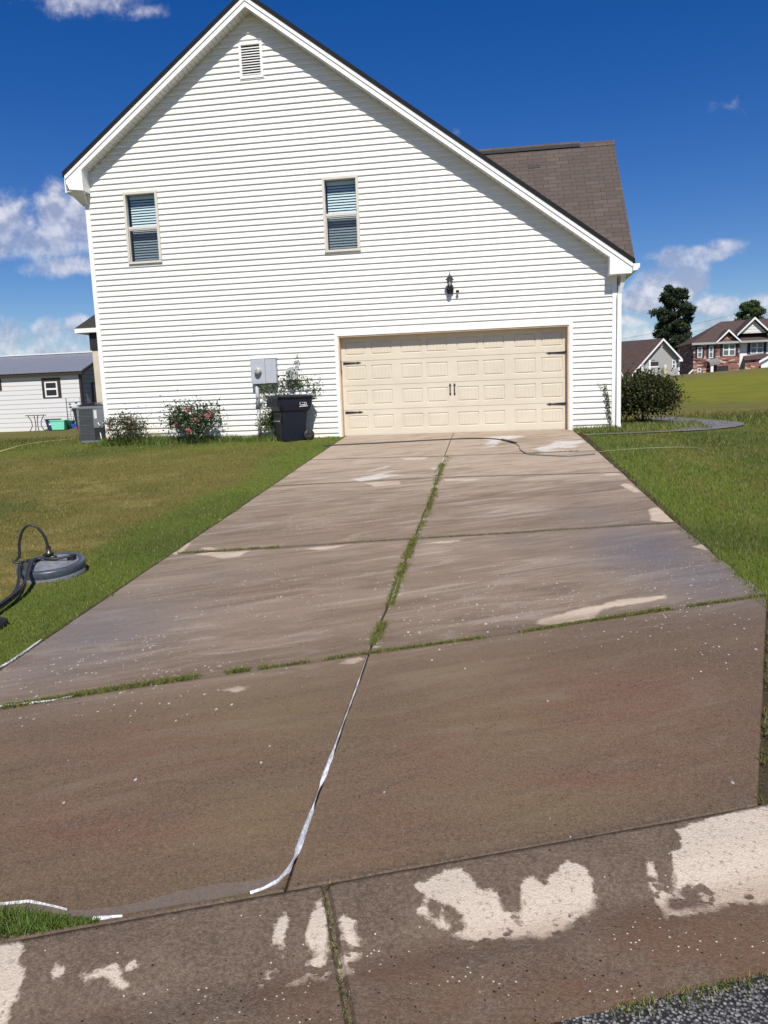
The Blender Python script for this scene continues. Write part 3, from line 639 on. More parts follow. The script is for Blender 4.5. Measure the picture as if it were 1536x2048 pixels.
# strip of weeds right of the nearest slab
n = 7000; ty = rng.uniform(-13.35, -10.6, n); xe = 5.17+(ty+10.75)*(5.17-4.23)/2.58
tx = xe+.02+rng.exponential(.16, n); k = fbm(tx*7, ty*7, 31, 3) > .42; tx, ty = tx[k], ty[k]
tcl = np.where((rng.uniform(0, 1, len(tx)) < .5)[:, None], np.array([.24, .19, .08]), np.array([.10, .135, .025]))*rng.uniform(.5, 1.3, len(tx))[:, None]
grass('verge_weeds', tx, ty, rng.uniform(.01, .05, len(tx)), np.full(len(tx), .0022), tcl, 1.3, 0, 'patchy dry weeds beside the nearest driveway slab on the right', cat='weeds')
# long grass against the wall
n = 16000; tx = np.concatenate([rng.uniform(-5.6, -.9, n*7//10), rng.uniform(4.95, 7.6, n-n*7//10)]); ty = np.where(tx < 0, -.06-rng.exponential(.14, n), rng.uniform(-.75, -.02, n))
ty = np.where(tx > 5.9, rng.uniform(-.75, .7, n), ty)
amp = fbm(tx*1.6, tx*0+4, 41, 3); hh = rng.uniform(.05, .26, n)*(.25+1.1*amp)*np.where(tx > 0, .62, 1)
tcl = np.where((rng.uniform(0, 1, n) < np.where(tx > 0, .42, .16))[:, None], np.array([.26, .24, .09]), np.array([.085, .14, .022]))*rng.uniform(.5, 1.4, n)[:, None]
grass('wall_grass', tx, ty, hh, np.full(n, .005), tcl, 1.0, 0, 'uncut long grass along the foot of the white wall')

# soapy water lying in the joint and by the curb
M['soap'] = mat('soap_foam', (.7, .72, .76), .3, fn=lambda q, p: setc(q, p, q.mix(q.mr(q.noise(q.mapv(q.obj(), scale=(1, .35, 1)), 26, 5, .75), .40, .58), (.30, .29, .30), (.78, .79, .82))))
def strip(name, pts, wds, m, dz, parent=None):
    n = len(pts); vs = []; fs = []
    for i, (x, y) in enumerate(pts):
        a = pts[max(i-1, 0)]; c = pts[min(i+1, n-1)]; t = Vector((c[0]-a[0], c[1]-a[1])).normalized(); nn = Vector((-t.y, t.x)); z = Z0+SL*y+dz
        w = wds[i]
        for s, hz in ((-1, -.003), (-.5, .004), (0, .006), (.5, .004), (1, -.003)): vs.append((x+nn.x*w*s, y+nn.y*w*s, z+hz))
        if i: fs += [((i-1)*5+j, (i-1)*5+j+1, i*5+j+1, i*5+j) for j in range(4)]
    o = MB().add(vs, fs, True).build(name, m, parent); return o
def dens(pxs, wds, step=14):
    P_ = [gp(*q) for q in pxs]; t = np.linspace(0, len(P_)-1, (len(P_)-1)*step+1)
    x = np.interp(t, range(len(P_)), [q[0] for q in P_]); y = np.interp(t, range(len(P_)), [q[1] for q in P_]); w = np.interp(t, range(len(P_)), wds)
    w = w*np.clip(fbm(t*1.1+pxs[0][0], t*0, 17, 2)*2.6-.4, .12, 1.35); return list(zip(x, y)), list(w)
root = empty('soap_foam_trail', (*gp(640, 1580), float(G(*gp(640, 1580)))))
tag(root, 'white soapy water running down the centre joint of the driveway to the curb', 'foam')
def put(o, par):
    o.parent = par; o.matrix_parent_inverse = Matrix.Translation(-Vector(par.location)) if par.rotation_euler.z == 0 else par.matrix_world.inverted(); return o
pts, wd = dens([(735, 1312), (713, 1375), (692, 1432), (671, 1490), (643, 1565), (626, 1615), (608, 1665), (591, 1712), (573, 1746)], [.004, .005, .004, .007, .009, .007, .011, .011, .008])
put(strip('foam', pts, wd, M['soap'], .002), root)
pts, wd = dens([(575, 1742), (556, 1762), (528, 1778), (500, 1787)], [.009, .010, .004, .008]); put(strip('foam', pts, wd, M['soap'], .003), root)
pts, wd = dens([(186, 1838), (210, 1836), (245, 1834)], [.009, .006, .002]); put(strip('foam', pts, wd, M['soap'], .003), root)
pts, wd = dens([(0, 1413), (60, 1406), (110, 1401), (150, 1392)], [.005, .008, .006, .004]); put(strip('foam', pts, wd, M['soap'], .002), root)
pts, wd = dens([(888, 915), (880, 935), (872, 950)], [.012, .016, .010]); put(strip('foam', pts, wd, M['soap'], .003), root)
pts, wd = dens([(800, 1150), (790, 1180), (778, 1215)], [.014, .020, .010]); put(strip('foam', pts, wd, M['soap'], .003), root)
pts, wd = dens([(-10, 1341), (20, 1324), (45, 1307), (66, 1292), (84, 1280)], [.007, .006, .009, .006, .003]); put(strip('foam', pts, wd, M['soap'], .004), root)
M['water'] = mat('dirty_water_film', (.30, .27, .25), .18, spec=.5, bump=.1, bscale=30); M['water'].node_tree.nodes['Principled BSDF'].inputs['Alpha'].default_value = .22
def sheet(name, pxs_a, pxs_b, m, dz):
    a = [gp(*q) for q in pxs_a]; c = [gp(*q) for q in pxs_b]; n = len(a)
    vs = [(x, y, Z0+SL*y+dz) for x, y in a+c]; return MB().add(vs, [(i, n+i, n+i+1, i+1) for i in range(n-1)], True).build(name, m)
wt = sheet('water', [(0, 1812), (60, 1806), (100, 1815), (130, 1824), (200, 1822), (280, 1808), (360, 1785), (440, 1770), (510, 1766), (545, 1756), (560, 1750), (566, 1748)],
       [(0, 1830), (60, 1826), (100, 1828), (150, 1836), (205, 1838), (280, 1826), (360, 1812), (440, 1799), (505, 1787), (550, 1778), (564, 1766), (568, 1758)], M['water'], .006)
tag(wt, kind='structure')
pts, wd = dens([(0, 1812), (60, 1806), (100, 1815), (135, 1824)], [.003, .004, .003, .002]); put(strip('foam', pts, wd, M['soap'], .008), root)

# ------------------------------------------------------------------ main house
C_ = .1187; XL, XR = -5.50, 5.80; AX = -1.56; PT = .74
def sofz(X): return 8.74-PT*abs(X-AX)
def topz(X): return 9.00-PT*abs(X-AX)
OV = .32
W1 = (-4.64, -3.86, 3.915, 5.43); W2 = (-.20, .575, 3.89, 5.41); VENT = (-1.83, -1.33, 7.49, 8.19); GAR = (-.0, 4.877, -.1, 2.125)
house = empty('white_house', (0, 0, 0)); tag(house, 'white vinyl sided two storey house with tall gable and cream garage door', 'house')
holes = [(W1[0]+.02, W1[1]-.02, W1[2]+.02, W1[3]-.02), (W2[0]+.02, W2[1]-.02, W2[2]+.02, W2[3]-.02), (VENT[0]+.03, VENT[1]-.03, VENT[2]+.03, VENT[3]-.03), (GAR[0]-.02, GAR[1]+.02, -1, GAR[3]+.02)]
prof = [(0, .004), (0, -.026), (.005, -.027), (.050, -.024), (.060, -.016), (.078, -.008), (.096, -.004), (.1187, -.002)]   # (z, y)
sd_ = MB(); zb = -.06
nC = int((8.8-zb)/C_)+1
for k in range(nC):
    for j in range(len(prof)-1):
        za, ya = prof[j]; zc, yc = prof[j+1]; z0 = zb+k*C_+za; z1 = zb+k*C_+zc; zm = (z0+z1)/2
        hw = (8.74-z1)/PT
        if hw <= 0: continue
        xl0, xr0 = max(XL, AX-(8.74-z0)/PT), min(XR, AX+(8.74-z0)/PT); xl1, xr1 = max(XL, AX-hw), min(XR, AX+hw)
        segs = [(None, None)]; cuts = sorted([h for h in holes if h[2] < zm < h[3]])
        edges = [('L', None)]; cur = 'L'; seglist = []
        for h in cuts: seglist.append((cur, h[0])); cur = h[1]
        seglist.append((cur, 'R'))
        for a, c in seglist:
            a0, a1 = (xl0, xl1) if a == 'L' else (a, a); c0, c1 = (xr0, xr1) if c == 'R' else (c, c)
            if c0 <= a0: continue
            sd_.add([(a0, ya, z0), (c0, ya, z0), (c1, yc, z1), (a1, yc, z1)], [(0, 1, 2, 3)])
sd_.build('wall', M['siding'], house)
# core of the house behind the siding
cw = MB()
cw.add([(XL, .02, -.1), (XL, 10, -.1), (XL, 10, sofz(XL)), (XL, .02, sofz(XL))], [(0, 1, 2, 3)])
cw.add([(XL, 10, -.1), (XR, 10, -.1), (XR, 10, sofz(XR)), (AX, 10, 8.7), (XL, 10, sofz(XL))], [(0, 1, 2, 3, 4)])
cw.build('side_wall', M['siding'], house)
MB().box(XR+.01, XR+.10, .16, 10, -.1, 3.35).build('brick_wall', M['brick'], house)
# corner boards
MB().box(XL-.045, XL+.055, -.042, .06, -.08, sofz(XL)-.02).build('corner_board', M['trim'], house)
MB().box(XR-.045, XR+.045, -.042, .06, -.08, 3.2).build('corner_board', M['trim'], house)
# roof
rf = MB(); YB = 10.3
for sgn, xe in ((-1, -5.84), (1, 6.14)):
    zt, ze = 9.03, topz(xe)+.03
    rf.prism([(AX, -OV-.03, zt), (xe, -OV-.03, ze), (xe, -OV-.03, ze-.095), (AX, -OV-.03, zt-.095)], (0, YB, 0))
roof = rf.build('roof', M['shingle_dark'], house)
fa = MB()
for xe in (-5.80, 6.10):
    z_ = lambda X, o: 8.98-PT*abs(X-AX)-o
    fa.prism([(AX, -OV, z_(AX, .05)), (xe, -OV, z_(xe, .05)), (xe, -OV, z_(xe, .245)), (AX, -OV, z_(AX, .245))], (0, .022, 0))
    fa.prism([(AX, -OV-.016, z_(AX, .045)), (xe, -OV-.016, z_(xe, .045)), (xe, -OV-.016, z_(xe, .135)), (AX, -OV-.016, z_(AX, .135))], (0, .014, 0))
fa.build('rake_fascia', M['trim'], house)
so_ = MB()
for xe, xw in ((-5.80, XL), (6.10, XR)):     # sloping soffit in boards
    L_ = abs(xw-AX); nb_ = int(L_/.085)
    s = -1 if xe < 0 else 1
    for i in range(nb_):
        xa = AX+s*i*L_/nb_; xb = AX+s*((i+1)*L_/nb_-.008)
        so_.prism([(xa, -OV+.022, sofz(xa)), (xb, -OV+.022, sofz(xb)), (xb, -OV+.022, sofz(xb)+.02), (xa, -OV+.022, sofz(xa)+.02)], (0, OV, 0))
    so_.prism([(AX, -OV+.03, sofz(AX)+.025), (xw, -OV+.03, sofz(xw)+.025), (xw, -OV+.03, sofz(xw)+.04), (AX, -OV+.03, sofz(AX)+.04)], (0, OV+.05, 0))
so_.build('soffit', M['soffit'], house)
# eave returns
rl = MB()
rl.prism([(-5.78, -OV-.004, topz(-5.78)-.24), (-5.40, -OV-.004, topz(-5.40)-.24), (-5.40, -OV-.004, 5.46), (-5.72, -OV-.004, 5.50)], (0, OV+.03, 0))
rl.prism([(-5.80, -OV, 5.50), (-5.40, -OV, 5.455), (-5.48, -.02, 5.20), (-5.60, -.02, 5.22)], (0, .02, .0))
rl.add([(-5.80, -OV, 5.50), (-5.40, -OV, 5.455), (-5.40, 0, 5.455), (-5.46, .3, 5.2), (-5.80, YB-.5, 5.50)], [(0, 1, 2), (0, 2, 4)])
rl.build('eave_return', M['trim'], house)
eb = MB(); eb.box(-5.80, -5.50, -OV+.02, YB-.5, 5.46, 5.50); eb.box(-5.82, -5.79, -OV-.0, YB-.5, 5.44, 5.72); eb.build('eave_box', M['trim'], house)
rr_ = MB()
rr_.prism([(5.655, -OV-.004, topz(5.655)-.24), (6.08, -OV-.004, topz(6.08)-.24), (6.08, -OV-.004, 3.06), (5.655, -OV-.004, 3.06)], (0, OV+.0, 0))
rr_.box(5.80, 6.08, 0, YB-.5, 3.05, 3.10)
rr_.build('eave_return', M['trim'], house)
# gutter and downspout on the right
gt = MB()
gpf = [(6.10, 3.235), (6.23, 3.235), (6.23, 3.16), (6.20, 3.14), (6.19, 3.11), (6.10, 3.10)]
gt.prism([(x, -OV-.05, z) for x, z in gpf], (0, YB-.5, 0)); gt.build('gutter', M['trim'], house)
ds = MB()
def dsp(pts, w=.085, d=.065):
    for (x0, y0, z0), (x1, y1, z1) in zip(pts[:-1], pts[1:]):
        ds.add([(x0-w/2, y0-d/2, z0), (x0+w/2, y0-d/2, z0), (x0+w/2, y0+d/2, z0), (x0-w/2, y0+d/2, z0), (x1-w/2, y1-d/2, z1), (x1+w/2, y1-d/2, z1), (x1+w/2, y1+d/2, z1), (x1-w/2, y1+d/2, z1)], [(0, 3, 2, 1), (4, 5, 6, 7), (0, 1, 5, 4), (1, 2, 6, 5), (2, 3, 7, 6), (3, 0, 4, 7)])
dsp([(5.885, -.085, .06), (5.885, -.085, 1.9)]); dsp([(5.885, -.0865, 1.9), (5.885, -.0865, 2.70), (5.935, -.17, 2.92), (5.95, -.20, 3.06), (5.95, -.20, 3.12)], .08, .06); dsp([(5.885, -.085, .06), (5.885, -.17, -.02)])
ds.build('downspout', M['trim'], house)
# gable vent
vt = empty('gable_vent', (0, 0, 0)); vt.parent = house
x0, x1, z0, z1 = VENT
fr = MB(); fr.box(x0, x1, -.05, -.004, z1-.05, z1); fr.box(x0, x1, -.05, -.004, z0, z0+.055); fr.box(x0, x0+.05, -.0495, -.004, z0+.055, z1-.05); fr.box(x1-.05, x1, -.0495, -.004, z0+.055, z1-.05); fr.box(x0-.02, x1+.02, -.035, -.004, z0-.025, z0)
fr.build('vent_frame', M['trim'], vt)
sl = MB(); nS = 11
for i in range(nS):
    z = z0+.07+i*(z1-z0-.14)/nS; sl.prism([(x0+.05, -.040, z), (x0+.05, -.036, z+.004), (x0+.05, .02, z+.040), (x0+.05, .02, z+.034)], (x1-x0-.10, 0, 0))
    sl.box(x0+.05, x1-.05, -.044, -.038, z-.001, z+.019)
sl.build('louvers', M['trim'], vt); MB().box(x0+.04, x1-.04, .03, .04, z0+.04, z1-.04).build('vent_back', M['dark'], vt)
# windows
def window(x0, x1, z0, z1):
    w = empty('window'); w.parent = house
    f = MB(); fw = .055; y0 = -.062; zm = (z0+z1)/2+.005
    f.box(x0, x0+fw, y0, .05, z0+fw, z1-fw); f.box(x1-fw, x1, y0, .05, z0+fw, z1-fw); f.box(x0, x1, y0-.003, .05, z1-fw, z1); f.box(x0, x1, y0-.003, .05, z0, z0+fw*.85)
    f.box(x0+fw, x1-fw, -.03, .05, zm-.028, zm+.028)
    f.box(x0+fw, x0+fw+.016, -.022, .05, z0+.05, zm-.028); f.box(x1-fw-.016, x1-fw, -.022, .05, z0+.05, zm-.028); f.box(x0+fw+.016, x1-fw-.016, -.022, .05, zm-.052, zm-.029)
    f.build('window_frame', M['almond'], w, .004)
    quad = lambda a, c, e, f, y, nm, mt: MB().add([(a, y, e), (c, y, e), (c, y, f), (a, y, f)], [(0, 1, 2, 3)]).build(nm, mt, w)
    quad(x0+fw, x1-fw, zm+.02, z1-fw, .012, 'pane', M['glass'])
    quad(x0+fw, x1-fw, z0+.04, zm-.02, -.010, 'screen', M['screen'])
    quad(x0+fw, x1-fw, z0+.04, zm-.02, .02, 'pane', M['glass'])
    bl = MB(); n = int((z1-z0-.1)/.056); ang = rad(62)
    for i in range(n):
        z = z0+.06+i*.056; yc = .135; c, s = math.cos(ang)*.021, math.sin(ang)*.021
        bl.prism([(x0+.075, yc-c, z-s+.0), (x0+.075, yc-c+.003, z-s+.003), (x0+.075, yc+c, z+s+.003), (x0+.075, yc+c, z+s)], (x1-x0-.135, 0, 0))
    bl.box(x0+.07, x1-.06, .10, .16, z1-.12, z1-.05)
    bl.build('blind', M['blind'], w)
    r = MB()
    xa, xb, za, zc = x0+.02, x1-.02, z0+.02, z1-.02
    r.add([(xa, .05, za), (xb, .05, za), (xb, .05, zc), (xa, .05, zc), (xa, .5, za), (xb, .5, za), (xb, .5, zc), (xa, .5, zc)], [(0, 1, 5, 4), (1, 2, 6, 5), (2, 3, 7, 6), (3, 0, 4, 7), (4, 5, 6, 7)])
    r.build('recess', M['dark'], w)
window(*W1); window(*W2)
# garage surround and door
DY = .170
gtm = MB(); gx0, gx1, gz1 = GAR[0], GAR[1], GAR[3]
gtm.box(gx0-.085, gx0-.012, -.045, .03, -.06, gz1+.012); gtm.box(gx1+.012, gx1+.085, -.045, .03, -.06, gz1+.012); gtm.box(gx0-.085, gx1+.085, -.046, .03, gz1+.012, gz1+.072)
gtm.build('garage_trim', M['trim'], house, .003)
gj = MB(); gj.box(gx0-.012, gx0+.018, -.030, DY+.02, -.06, gz1+.010); gj.box(gx1-.018, gx1+.012, -.030, DY+.02, -.06, gz1+.010); gj.box(gx0+.018, gx1-.018, -.030, DY+.02, gz1-.012, gz1+.010)
gj.build('garage_jamb', M['jamb'], house)
gd = empty('garage_door', (0, 0, 0)); gd.parent = house
pxr = [(.10, .555), (.67, 1.125), (1.325, 1.78), (1.885, 2.34), (2.54, 2.995), (3.10, 3.555), (3.76, 4.215), (4.325, 4.78)]
pzr = [(.115, .42), (.645, .965), (1.18, 1.505), (1.725, 2.03)]
ringx = []; 
def ringpts(a, c): return [a-.001, a, a+.010, a+.026, a+.036, c-.036, c-.026, c-.010, c, c+.001]
xs_ = set([gx0+.018, gx1-.018]); zs_ = set([-.03, gz1-.012])
for a, c in pxr:
    xs_.update(ringpts(a, c))
    for i in range(1, 6):
        g = a+(c-a)*i/6; xs_.update([g-.007, g-.002, g+.002, g+.007])
for a, c in pzr: zs_.update(ringpts(a, c))
for k in (1, 2, 3): zs_.update([.533*k-.006+.0, .533*k-.001, .533*k+.002, .533*k+.01])
xs_ = np.array(sorted(xs_)); zs_ = np.array(sorted(zs_)); xx, zz_ = np.meshgrid(xs_, zs_); dep = np.zeros(xx.shape)
for a, c in pxr:
    for e, f in pzr:
        m = np.minimum(np.minimum(xx-a, c-xx), np.minimum(zz_-e, f-zz_))
        dep = np.maximum(dep, np.where(m > 0, np.interp(m, [0, .010, .026, .036], [0, .013, .011, -.0]), 0))
        inside = (m > .03)
        for i in range(1, 6):
            g = a+(c-a)*i/6; dep = np.where(inside & (np.abs(xx-g) < .0025), .005, dep)
for k in (1, 2, 3): dep = np.where((zz_ > .533*k-.003) & (zz_ < .533*k+.004), .010, dep)
n2, n1_ = xx.shape; ii = np.arange(n1_*n2).reshape(n2, n1_)
npmesh('door_panel', np.stack([xx, DY+dep, zz_], -1).reshape(-1, 3), np.stack([ii[:-1, :-1], ii[:-1, 1:], ii[1:, 1:], ii[1:, :-1]], -1).reshape(-1, 4), M['door'], gd)
def strap(x, z, s):
    m = MB(); y = DY-.016
    m.prism([(x, y, z-.026), (x+s*.31, y, z-.010), (x+s*.31, y, z-.024), (x+s*.40, y, z+.002), (x+s*.31, y, z+.026), (x+s*.31, y, z+.010), (x, y, z+.026)] if s > 0 else
            [(x, y, z-.026), (x, y, z+.026), (x+s*.31, y, z+.010), (x+s*.31, y, z+.026), (x+s*.40, y, z+.002), (x+s*.31, y, z-.024), (x+s*.31, y, z-.010)], (0, .014, 0))
    m.build('strap_hinge', M['black'], gd)
strap(.05, 1.565, 1); strap(.05, .49, 1); strap(4.835, 1.59, -1); strap(4.835, .515, -1)
for x in (2.385, 2.48):
    m = MB(); y = DY-.035; m.tube([(x, y+.03, 1.0), (x, y, .98), (x, y, .84), (x, y+.03, .82)], .011, 8)
    for zc, s in ((.99, 1), (.83, -1)): m.prism([(x-.022, DY-.014, zc-.01), (x+.022, DY-.014, zc-.01), (x+.022, DY-.014, zc+.014*s), (x, DY-.014, zc+.055*s), (x-.022, DY-.014, zc+.014*s)], (0, .012, 0))
    m.build('handle', M['black'], gd)
jb = MB(); jb.box(gx0+.018, gx0+.030, .02, .05, 1.33, 1.62); jb.box(gx0+.018, gx0+.034, .01, .06, 1.33, 1.42); jb.build('latch_bracket', M['rust'], house)
MB().box(gx0, gx1, DY-.004, DY+.01, -.055, -.030).build('bottom_seal', M['rubber'], gd)
# cross gable over the front door
cg_ = MB(); XE = 6.25; y1, z1_ = 3.05, 6.60; y0, z0_ = .10, 3.22; sl_ = (z1_-z0_)/(y1-y0)
xv_ = AX+(8.98-z1_)/PT
cg_.prism([(xv_-.2, y1, z1_), (XE, y1, z1_), (XE, y0, z0_), (xv_-.2, y0, z0_)], (0, .03, -.04))
cg_.prism([(xv_-.2, y1, z1_), (XE, y1, z1_), (XE, y1+2.95, z0_), (xv_-.2, y1+2.95, z0_)], (0, 0, -.04))
cg_.build('front_gable_roof', M['shingle'], house)
MB().prism([(XE-.06, y0+.3, z0_+.2), (XE-.06, y1, z1_-.12), (XE-.06, y1+2.8, z0_+.05)], (.03, 0, 0)).build('front_gable_wall', M['siding'], house)
rv = MB(); rv.prism([(1.2, y1-.13, z1_-.10), (5.45, y1-.13, z1_-.10), (5.45, y1-.13, z1_-.03), (1.2, y1-.13, z1_-.03)], (0, .25, .06)); rv.build('ridge_vent', M['black'], house)
rc = MB(); rc.prism([(5.45, y1-.12, z1_-.12), (XE+.01, y1-.12, z1_-.12), (XE+.01, y1, z1_+.02), (5.45, y1, z1_+.02)], (0, .02, -.02)); rc.prism([(1.2, y1-.10, z1_-.02), (5.45, y1-.10, z1_-.02), (5.45, y1+.02, z1_+.06), (1.2, y1+.02, z1_+.06)], (0, .06, 0)); rc.build('ridge_cap', M['shingle'], house)
pd = MB(); zz2 = 5.98; yy2 = y0+(zz2-z0_)/sl_
pd.prism([(4.22, yy2-.012, zz2), (4.50, yy2-.012, zz2), (4.50, yy2-.012+.12/sl_, zz2+.12), (4.22, yy2-.012+.12/sl_, zz2+.12)], (0, .008, -.002)); pd.build('shingle_patch', M['shingle_patch'], house)
# back porch
po = empty('back_porch', (0, 0, 0)); po.parent = house
MB().prism([(-7.52, 2.5, 2.885), (-5.5, 2.5, 3.98), (-5.5, 2.5, 2.885)], (0, 3.5, 0)).build('porch_roof', M['shingle_patch'], po)
MB().box(-7.49, -5.55, 2.47, 5.9, 2.77, 2.88).build('porch_fascia', M['trim'], po)
MB().box(-7.17, -5.6, 2.6, 5.8, 2.32, 2.768).build('porch_beam', M['far_dark'], po)
M['cream'] = mat('cream_column', (.56, .49, .38), .6, var=.08)
MB().box(-7.13, -6.92, 2.62, 2.82, 0, 2.318).build('porch_column', M['cream'], po)
MB().box(-6.917, -5.56, 2.7, 5.7, 0, 2.31).build('porch_screen_wall', M['dark'], po)

# ------------------------------------------------------------------ fittings on the wall
ln = empty('wall_lantern', (2.445, -.03, 2.95)); tag(ln, 'black carriage lantern on the white wall above the garage door', 'lamp')
m = MB(); m.lathe([(0, .0), (.055, .0), (.065, .012), (.055, .025), (0, .03)], (0, 0, .05), 20, 'y')
m.prism([(-.06, 0, -.06), (.06, 0, -.06), (.075, 0, .03), (.06, 0, .12), (-.06, 0, .12), (-.075, 0, .03)], (0, -.03, 0)); m.build('back_plate', M['black'], ln, .006)
m = MB(); m.tube([(0, -.03, -.01), (0, -.10, -.04), (0, -.15, -.01), (0, -.15, .04)], .012); m.lathe([(0, -.0), (.03, .01), (.055, .05), (.06, .09), (.045, .10)], (0, -.15, .0), 14); m.build('arm', M['black'], ln)
M['lampglass'] = mat('lamp_glass', (.45, .47, .48), .08)
MB().lathe([(.040, 0), (.045, .05), (.058, .115), (.058, .12)], (0, -.15, .10), 6).build('lamp_glass', M['lampglass'], ln)
m = MB()
for k in range(6):
    th = 2*math.pi*k/6; m.tube([(.044*math.cos(th), -.15+.044*math.sin(th), .10), (.060*math.cos(th), -.15+.060*math.sin(th), .222)], .005, 5)
m.build('cage', M['black'], ln)
MB().lathe([(.095, .215), (.088, .225), (.058, .245), (.050, .27), (.028, .295), (.012, .31), (.012, .34), (.006, .35), (.008, .37), (0, .385)], (0, -.15, 0), 16).build('lamp_roof', M['black'], ln)
sn = empty('motion_sensor', (2.60, -.03, 2.935)); tag(sn, 'tiny white and black sensor on the wall just right of the lantern', 'sensor')
m = MB(); m.lathe([(0, 0), (.035, 0), (.035, .02), (.018, .03), (.018, .05), (0, .05)], (0, 0, .02), 14, 'y'); m.build('sensor_base', M['trim'], sn)
m = MB(); m.lathe([(0, -.03), (.028, -.028), (.035, 0), (.030, .02), (0, .025)], (0, -.07, -.0), 12); m.build('sensor_eye', M['black'], sn)

M['pgrey'] = mat('painted_grey_steel', (.40, .42, .46), .45, metal=.0, var=.07, vscale=7)
M['pvc'] = mat('grey_conduit', (.40, .40, .43), .5, var=.1, vscale=10)
mt = empty('electric_meter_box', (-1.67, -.03, 1.19)); tag(mt, 'grey steel electric meter cabinet on the white wall left of the bin', 'meter box')
m = MB(); m.box(-.285, .04, -.16, 0, 0, .535); m.box(.044, .285, -.155, 0, .005, .535); m.box(-.29, .29, -.165, 0, .535, .545); m.build('cabinet', M['pgrey'], mt, .006)
m = MB(); m.lathe([(.078, 0), (.085, .01), (.085, .03), (.072, .035)], (-.115, -.16, .27), 24, 'y'); m.build('meter_ring', M['pvc'], mt)
def f_meter(q, p):
    x, y, z = q.xyz(q.obj()); setc(q, p, q.mix(q.m('MULTIPLY', q.m('GREATER_THAN', z, .285), q.m('MULTIPLY', q.m('LESS_THAN', z, .305), q.m('LESS_THAN', q.m('ABSOLUTE', q.m('ADD', x, .115)), .03))), (.42, .42, .38), (.05, .05, .05)))
M['meterface'] = mat('meter_face', rough=.12, fn=f_meter)
MB().lathe([(.072, .03), (.070, .08), (.055, .10), (0, .108)], (-.115, -.16, .27), 24, 'y').build('meter_glass', M['meterface'], mt)
m = MB(); m.tube([(-.19, -.075, 0), (-.19, -.075, -.55)], .042, 14); m.tube([(-.19, -.075, -.55), (-.19, -.075, -1.22)], .036, 14); m.box(-.26, -.12, -.085, -.0, -.42, -.395); m.build('conduit', M['pvc'], mt)
tb = empty('telephone_box', (-1.06, -.03, 1.28)); tag(tb, 'small rounded grey utility housing on the wall above the bin', 'utility box')
m = MB(); pr = []
for k in range(13):
    th = math.pi*k/12; pr.append((.13*math.cos(th), 0, .13+.13*math.sin(th)*.9))
m.prism([(-.125, 0, -.04), (.125, 0, -.04)]+pr, (0, -.11, 0)); m.build('cover', mat('grey_plastic', (.40, .41, .40), .5, var=.05), tb, .012)
MB().box(-.07, .03, -.07, 0, -.13, -.045).build('cable_entry', M['pgrey'], tb); MB().tube([(0, -.06, -.12), (.02, -.05, -.6), (.03, -.05, -1.2)], .010).build('cable', M['rubber'], tb)

# ------------------------------------------------------------------ wheelie bin
M['bin'] = mat('navy_plastic', (.006, .008, .018), .45, spec=.45, bump=.1, bscale=40)
M['binw'] = mat('white_print', (.6, .6, .63), .6)
bx, by = -1.06, -.44; bnr = rad(38)
bn = empty('wheeled_bin', (bx, by, float(G(bx, by))-.01), bnr); tag(bn, 'dark navy wheeled rubbish bin standing on grass left of the garage', 'bin')
def rr(w, d, r, n=5):    # rounded rectangle
    o = []
    for cx, cy, a0 in ((w/2-r, d/2-r, 0), (-w/2+r, d/2-r, 90), (-w/2+r, -d/2+r, 180), (w/2-r, -d/2+r, 270)):
        for k in range(n+1):
            t = rad(a0+90*k/n); o.append((cx+r*math.cos(t), cy+r*math.sin(t)))
    return o
def loft(m, secs, cap=True):
    n = len(secs[0][0]); vs = []; fs = []
    for pts, z, ox in secs: vs += [(x+ox, y, z) for x, y in pts]
    for i in range(len(secs)-1):
        for k in range(n): fs.append((i*n+k, i*n+(k+1) % n, (i+1)*n+(k+1) % n, (i+1)*n+k))
    if cap: fs += [tuple(range(n))[::-1], tuple((len(secs)-1)*n+i for i in range(n))]
    return m.add(vs, fs, False)
m = MB(); loft(m, [(rr(.50, .46, .06), 0, 0), (rr(.52, .48, .06), .03, 0), (rr(.62, .55, .07), .62, .02), (rr(.70, .59, .07), .66, .03), (rr(.76, .64, .06), .78, .03), (rr(.78, .66, .06), .90, .03), (rr(.80, .68, .06), .905, .03), (rr(.80, .68, .06), .925, .03)])
m.build('bin_body', M['bin'], bn, .004)
m = MB(); loft(m, [(rr(.83, .71, .07), .925, .03), (rr(.84, .72, .07), .955, .03), (rr(.80, .66, .07), .975, .03), (rr(.6, .5, .07), .992, .03), (rr(.2, .1, .04), .999, .03)]); m.box(.42, .52, -.25, .25, .93, .955); m.build('lid', M['bin'], bn)
m = MB(); m.tube([(.40, -.26, .88), (.50, -.26, .90), (.50, .26, .90), (.40, .26, .88)], .016); m.build('handle', M['bin'], bn)
m = MB()
m.box(-.40, -.30, -.30, .30, .74, .90)
for k in range(7): m.box(-.408, -.398, -.27+k*.085, -.245+k*.085, .75, .89)
m.build('front_grip', M['bin'], bn)
MB().tube([(-.305, -.16, .44), (-.325, -.16, .44), (-.325, .16, .44), (-.305, .16, .44)], .011, 8).build('lift_bar', mat('grey_bar', (.45, .45, .46), .35, metal=.6), bn)
m = MB(); m.box(-.303, -.29, -.20, .20, .36, .54); m.build('bar_recess', M['black'], bn)
